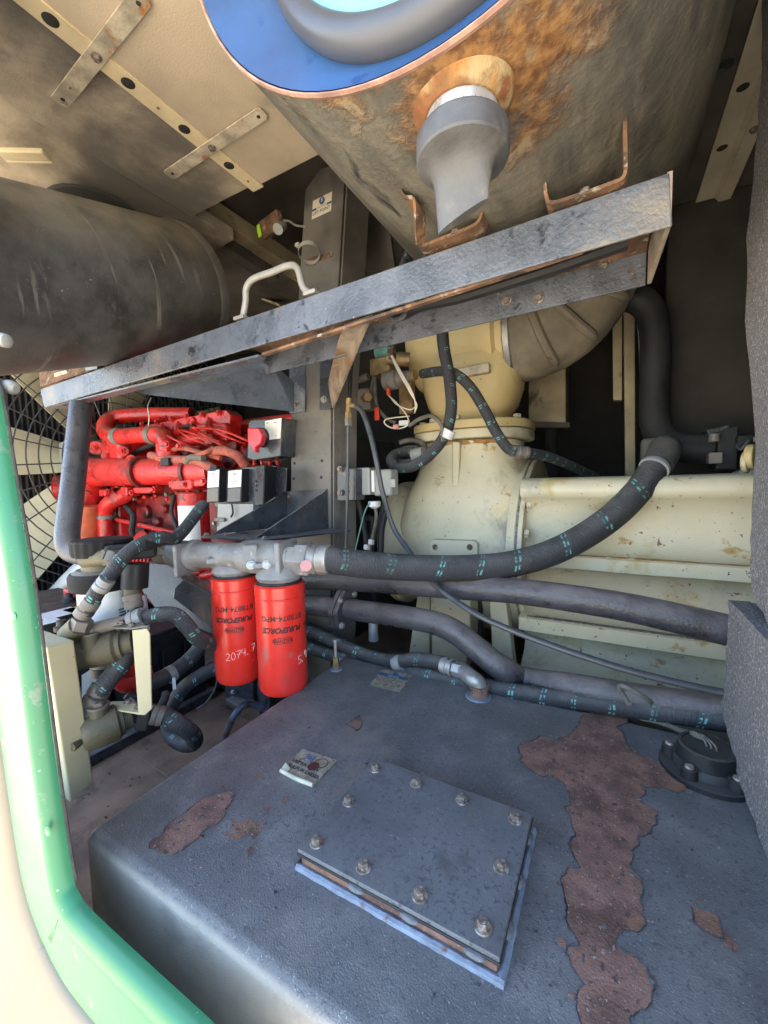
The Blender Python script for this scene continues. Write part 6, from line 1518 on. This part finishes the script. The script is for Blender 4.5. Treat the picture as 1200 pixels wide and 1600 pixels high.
MB().prism([at(198, 1090, x=bxB + .007), at(232, 1080, x=bxB + .007), at(232, 1104, x=bxB + .007), at(200, 1116, x=bxB + .007)], (-.001, 0, 0)).build('side_label', M['label'], bB)
tr = thing('battery_tray', 'low black steel battery tray on the enclosure floor', 'tray', (-1.7, .8, FZ))
MB().box((-2.0, yA0 - .03, FZ + .002), (bxB + .02, yB1 + .03, FZ + .038)).build('tray', M['bracket'], tr, bevel=.006)

# black deflector plate and channel behind the left filter
b = MB().prism([at(270, 935, d=1.18), at(272, 918, d=1.18), at(286, 905, d=1.18), at(345, 935, d=1.20), at(345, 985, d=1.20), at(330, 980, d=1.19)], (-.01, .012, 0)); tag(b.build('deflector_plate', M['bracket'], bevel=.004), 'black rounded plate behind the left red filter', 'plate')
b = MB().prism([at(220, 880, d=1.35), at(270, 880, d=1.35), at(300, 930, d=1.33), at(420, 1010, d=1.32), at(420, 1030, d=1.32), at(245, 955, d=1.32), at(222, 925, d=1.34)], (0, .02, 0)); tag(b.build('engine_mount_plate', M['bracket'], bevel=.004), 'large black engine mount plate below the filter head', 'plate')
b = MB().prism([at(222, 880, d=1.42), at(272, 878, d=1.42), at(310, 920, d=1.40), at(340, 925, d=1.40), at(340, 945, d=1.40), at(285, 925, d=1.40)], (0, .03, 0)); tag(b.build('frame_rail', M['creambeam'], bevel=.003), 'dusty tan frame rail edge above the black mount plate', 'rail')
# post foot on the floor between filters and tank
pf = thing('post_foot', 'black bolted steel foot on the floor under the red filters', 'bracket', at(385, 1100, d=1.4))
MB().prism([at(350, 1060, d=1.38), at(396, 1050, d=1.38), at(396, 1100, d=1.38), at(352, 1090, d=1.38)], (0, .02, 0)).build('upright', M['bracket'], pf, bevel=.003)
MB().prism([at(352, 1092, d=1.36), at(396, 1072, d=1.45), at(398, 1100, d=1.36), at(372, 1104, d=1.34)], (0, 0, -.012)).build('base', M['bracket'], pf, bevel=.002)
MB().box((at(400, 1080, d=1.3).x, .9, FZ + .003), (at(400, 1080, d=1.3).x + .05, 1.0, -.4)).build('leg', M['bracket'], pf, bevel=.003)
for q in ((365, 1087, 1.375), (378, 1078, 1.40)): bolt(pf, at(q[0], q[1], d=q[2]) + V((0, 0, .012)), (0, 0, 1), BOLT_Z)
b = MB().tube(crom([at(352, 1150, z=FZ + .03), at(362, 1125, d=1.2), at(378, 1104, d=1.2), at(390, 1100, d=1.22), at(410, 1106, d=1.24)], 6), .0105, 12); tag(b.build('bent_line', M['bluepaint']), 'short bent pale blue and rust line beside the tank left edge', 'pipe')
b = MB().cyl((-1.5, 1.12, FZ + .05), (-.6, 1.08, FZ + .05), .045, 20); tag(b.build('floor_pipe', M['rubber']), 'dark pipe lying along the floor behind the tank', 'pipe')
cable('floor_wire', [(340, 1045), (338, 1070), (325, 1095), (308, 1108)], .003, 'cable', 'thin dark wire curving down to the floor near the looped hose', d=1.25)
cable('battery_cable', [(310, 1015), (335, 1006), (348, 1000)], .013, 'redplastic', 'dark red battery cable behind the left red filter', d=1.3)
cable('battery_lead', [(196, 1092), (205, 1085), (220, 1100), (228, 1125)], .006, 'cable', 'short dark lead behind the U bracket', d=1.02)
for i in range(60):                       # grit and chips on the floor
    q = (rnd.uniform(130, 420), rnd.uniform(1120, 1290))
    p = at(*q, z=FZ + .001)
    if p.x > -.68 or p.x < -1.35 or p.y < .28: continue
    s_ = rnd.uniform(.002, .006)
    b = MB(); b.prism([p + V((math.cos(k * 2.1 + i) * s_, math.sin(k * 2.1 + i) * s_ * .7, 0)) for k in range(3)], (0, 0, .002)); b.build('grit', M['floor'] if i % 2 else M['rust'], floor, smooth=0)

# ------------------------------------------------------------------ green door post and cream sill
dp = thing('door_frame', 'bright green enamel door post and sill with cream outer skin at lower left', 'door frame', (-.6, .2, FZ))
GY = .2
GE = GY + .014
gi = [at(*q, y=GE) for q in ((-90, 330), (-26, 560), (-8, 620), (12, 740), (43, 920), (78, 1190), (103, 1360), (116, 1402), (144, 1438), (318, 1602), (406, 1682))]
gi = [gi[0] + V((-.05, 0, .75))] + gi
PATH = crom(gi, 8)
prof = [(0, .006, 'g'), (0, 0, 'g'), (.002, -.006, 'g'), (.007, -.011, 'g'), (.014, -.0132, 'g'), (.019, -.0135, 'g'), (.024, -.0125, 'g'), (.034, -.011, 'g'), (.090, -.011, 'g'), (.108, -.012, 'g'), (.114, -.010, 'g'), (.1155, -.004, 'g')]
profc = [(.116, -.004, 'c'), (.118, -.012, 'c'), (.127, -.017, 'c'), (.21, -.020, 'c'), (.245, -.016, 'c'), (.26, -.002, 'c'), (.262, .04, 'c')]
def sweep_open(pf):
    rows = []
    for i, p in enumerate(PATH):
        t = (PATH[min(i + 1, len(PATH) - 1)] - PATH[max(i - 1, 0)]); t.y = 0; t.normalize()
        nrm = V((t.z, 0, -t.x))
        if nrm.x + nrm.z > 0: nrm = -nrm
        rows.append([p + nrm * a + V((0, c, 0)) for a, c, _ in pf])
    n = len(pf); vs = [q for r in rows for q in r]
    fs = [(i * n + j, i * n + j + 1, (i + 1) * n + j + 1, (i + 1) * n + j) for i in range(len(rows) - 1) for j in range(n - 1)]
    b = MB(); b.add(vs, fs); return b
sweep_open(prof).build('green_frame', M['green'], dp, smooth=60)
sweep_open(profc).build('cream_skin', M['doorcream'], dp, smooth=60)
for i_, q in enumerate(((22, 962), (75, 1299))):
    c_ = at(*q, y=GY + .002)
    MB().lathe([(0, .0055), (.0015, .0045)], c_, (0, -1, 0), 16).build('plug', M['greenspot'], dp)
# black bulb seal on the inner edge
sl = []
for p in PATH[2:60]: sl.append(p + V((.0005, .008, 0)))
MB().tube(sl, .002, 8).build('door_seal', M['seal'], dp)
# outer skin left of the post closes the bay
MB().box((-2.75, .205, FZ - .3), (1.3, .225, -.62)).build('lower_panel', M['doorcream'], dp)
# two latch pins at the left edge
for q0, q1, lab in (((-40, 520), (14, 534), 'upper small bright latch pin at the left photo edge'), ((-40, 588), (26, 608), 'lower small bright latch pin at the left photo edge')):
    a_, c_ = at(*q0, d=.52), at(*q1, d=.52)
    b = MB(); L = (c_ - a_).length
    b.lathe([(0, .007), (L * .75, .007), (L * .8, .009), (L * .95, .0085), (L, .005)], a_, c_ - a_, 16); tag(b.build('latch_pin', M['handle']), lab, 'latch pin', 'latch pins on the door edge')
# ------------------------------------------------------------------ foam at the right
FXR = .20
def foam_sheet(name, label, edge, mat, th=.03, x=FXR, bulge=.012, ynear=.22):
    """A standing foam sheet: its far ragged edge follows the points, then it runs towards the door."""
    P = [at(q[0], q[1], x=x + (q[2] if len(q) > 2 else 0)) for q in edge]
    P = crom(P, 6)
    rows = []
    for i, p in enumerate(P):
        row = []
        for k in range(10):
            s_ = k / 9
            y = p.y + (ynear - p.y) * s_
            dx = bulge * mnoise.noise(V((y * 4, p.z * 4, 2))) + (.003 * mnoise.noise(p * 60) if k == 0 else 0)
            row.append(V((p.x + dx + (.012 if k == 0 else 0) * 0, y + (.004 * mnoise.noise(p * 45) if k == 0 else 0), p.z + (.003 * mnoise.noise(p * 50)))))
        back = [q + V((th, .004, 0)) for q in reversed(row)]
        rows.append(row + back)
    return tag(MB().rings(rows).build(name, M[mat], smooth=40), label, 'foam')
foam_sheet('foam_lining', 'tall grey foam panel edge filling the right border of the opening', [(1186, -60), (1185, 60), (1181, 220), (1178, 400), (1174, 600), (1171, 800), (1169, 900), (1171, 925), (1180, 945), (1192, 965), (1206, 990)], 'foam')
foam_sheet('foam_flap', 'torn grey foam flap standing on the tank at the right edge', [(1138, 938), (1134, 990), (1132, 1040), (1128, 1085), (1127, 1108), (1137, 1140), (1148, 1185), (1156, 1215), (1170, 1262), (1182, 1300), (1196, 1350), (1215, 1420)], 'foam', x=.185, bulge=.008)
b = MB(); b.prism([at(1142, 942, x=.235), at(1230, 942, x=.235), at(1230, 1100, x=.235), at(1190, 1030, x=.235), at(1160, 990, x=.235)], (.02, 0, 0)); tag(b.build('foam_backing', M['foam_bluelit']), 'foam layer behind the torn flap, tinted as if lit blue', 'foam')
b = MB(); b.box((.30, .21, FZ), (1.25, .26, CZ)); tag(b.build('outer_door_panel', M['doorcream']), 'closed cream outer panel beyond the right foam', 'panel')

# ------------------------------------------------------------------ dark corner behind the compressor
cb2 = thing('cream_box', 'small cream equipment box in the dark below the rubber elbow', 'box', at(857, 665, y=1.75))
MB().prism([at(826, 660, y=1.75), at(884, 662, y=1.75), at(884, 560, y=1.75), at(826, 560, y=1.75)], (0, .12, 0)).build('case', M['creambeam'], cb2, bevel=.004)
MB().prism([at(823, 668, y=1.74), at(890, 668, y=1.74), at(891, 660, y=1.74), at(826, 658, y=1.74)], (0, .14, 0)).build('lower_lip', M['roof'], cb2, bevel=.002)
MB().tube([at(860, 668, y=1.8), at(862, 750, y=1.8)], .022, 12).build('drop_pipe', M['wall'], cb2)
vbm = thing('frame_upright', 'narrow cream steel upright in the dark right of the elbow', 'upright', at(985, 745, y=1.75))
MB().prism([at(957, 470, y=1.75), at(972, 470, y=1.75), at(972, 625, y=1.75), at(958, 625, y=1.75)], (0, .03, 0)).build('side_rail', M['creambeam'], vbm, bevel=.002)
MB().prism([at(974, 468, y=1.72), at(992, 468, y=1.72), at(993, 760, y=1.72), at(977, 760, y=1.72)], (0, .05, 0)).build('upright', M['creambeam'], vbm, bevel=.003)
b = MB(); b.tube(crom([at(985, 482, y=1.62), at(995, 488, y=1.62), at(1000, 510, y=1.62), at(1003, 550, y=1.62), at(1004, 592, y=1.62)], 6), .0085, 12); tag(b.build('chrome_tube', M['chrome']), 'slim bright metal tube in front of the cream upright', 'tube')
b = MB(); b.tube(crom([at(958, 466, y=1.45), at(985, 464, y=1.47), at(1010, 478, y=1.48), at(1022, 510, y=1.48), at(1024, 560, y=1.48), at(1023, 620, y=1.48), at(1024, 660, y=1.46), at(1038, 688, y=1.44), at(1070, 700, y=1.42), at(1112, 702, y=1.42)], 9), .040, 24); tag(b.build('coolant_hose', M['rubber']), 'thick black rubber hose bending down then right in the dark corner', 'hose')
hk = thing('hose_manifold', 'black manifold block at the end of the thick rubber hose', 'manifold', at(1130, 735, y=1.40))
MB().prism([at(1118, 735, y=1.37), at(1154, 735, y=1.37), at(1156, 664, y=1.37), at(1138, 668, y=1.37), at(1122, 676, y=1.37)], (0, .09, 0)).build('block', M['plastic'], hk, bevel=.006)
MB().prism([at(1104, 672, y=1.38), at(1140, 664, y=1.38), at(1138, 672, y=1.38), at(1108, 680, y=1.38)], (0, .06, 0)).build('top_tab', M['bracket'], hk, bevel=.002)
MB().cyl(at(1116, 690, y=1.35), at(1116, 678, y=1.35), .012, 12).build('stud', M['dullsteel'], hk)
MB().obox(at(1116, 716, y=1.36), (0, -1, 0), (.03, .03, .04)).build('drain_lug', M['dullsteel'], hk, bevel=.004)
MB().tube(crom([at(1156, 690, y=1.36), at(1152, 695, y=1.35), at(1158, 702, y=1.34), at(1170, 688, y=1.34)], 5), .004, 8).build('lead', M['cable'], hk)
MB().obox(at(1162, 690, y=1.36), (1, 0, 0), (.03, .03, .03)).build('connector', M['plastic'], hk, bevel=.003)
MB().cyl(at(1168, 688, y=1.36), at(1178, 686, y=1.36), .010, 12).build('grey_sleeve', M['greyplastic'], hk)
le = thing('lifting_eye', 'cream cast lug with a hole on top of the compressor at right', 'lug', at(1168, 735, y=1.3))
MB().lathe([(0, .030), (.018, .030)], at(1166, 714, y=1.30), (1, -.5, 0), 20).build('eye', M['yellow'], le, bevel=.004)
MB().lathe([(0, .026), (.012, .026)], at(1161, 722, y=1.30), (1, -.5, 0), 20).build('boss', M['cream'], le, bevel=.003)
MB().prism([at(1140, 744, y=1.30), at(1180, 744, y=1.30), at(1180, 728, y=1.30), at(1160, 734, y=1.30)], (0, .05, 0)).build('base', M['greyplastic'], le, bevel=.003)
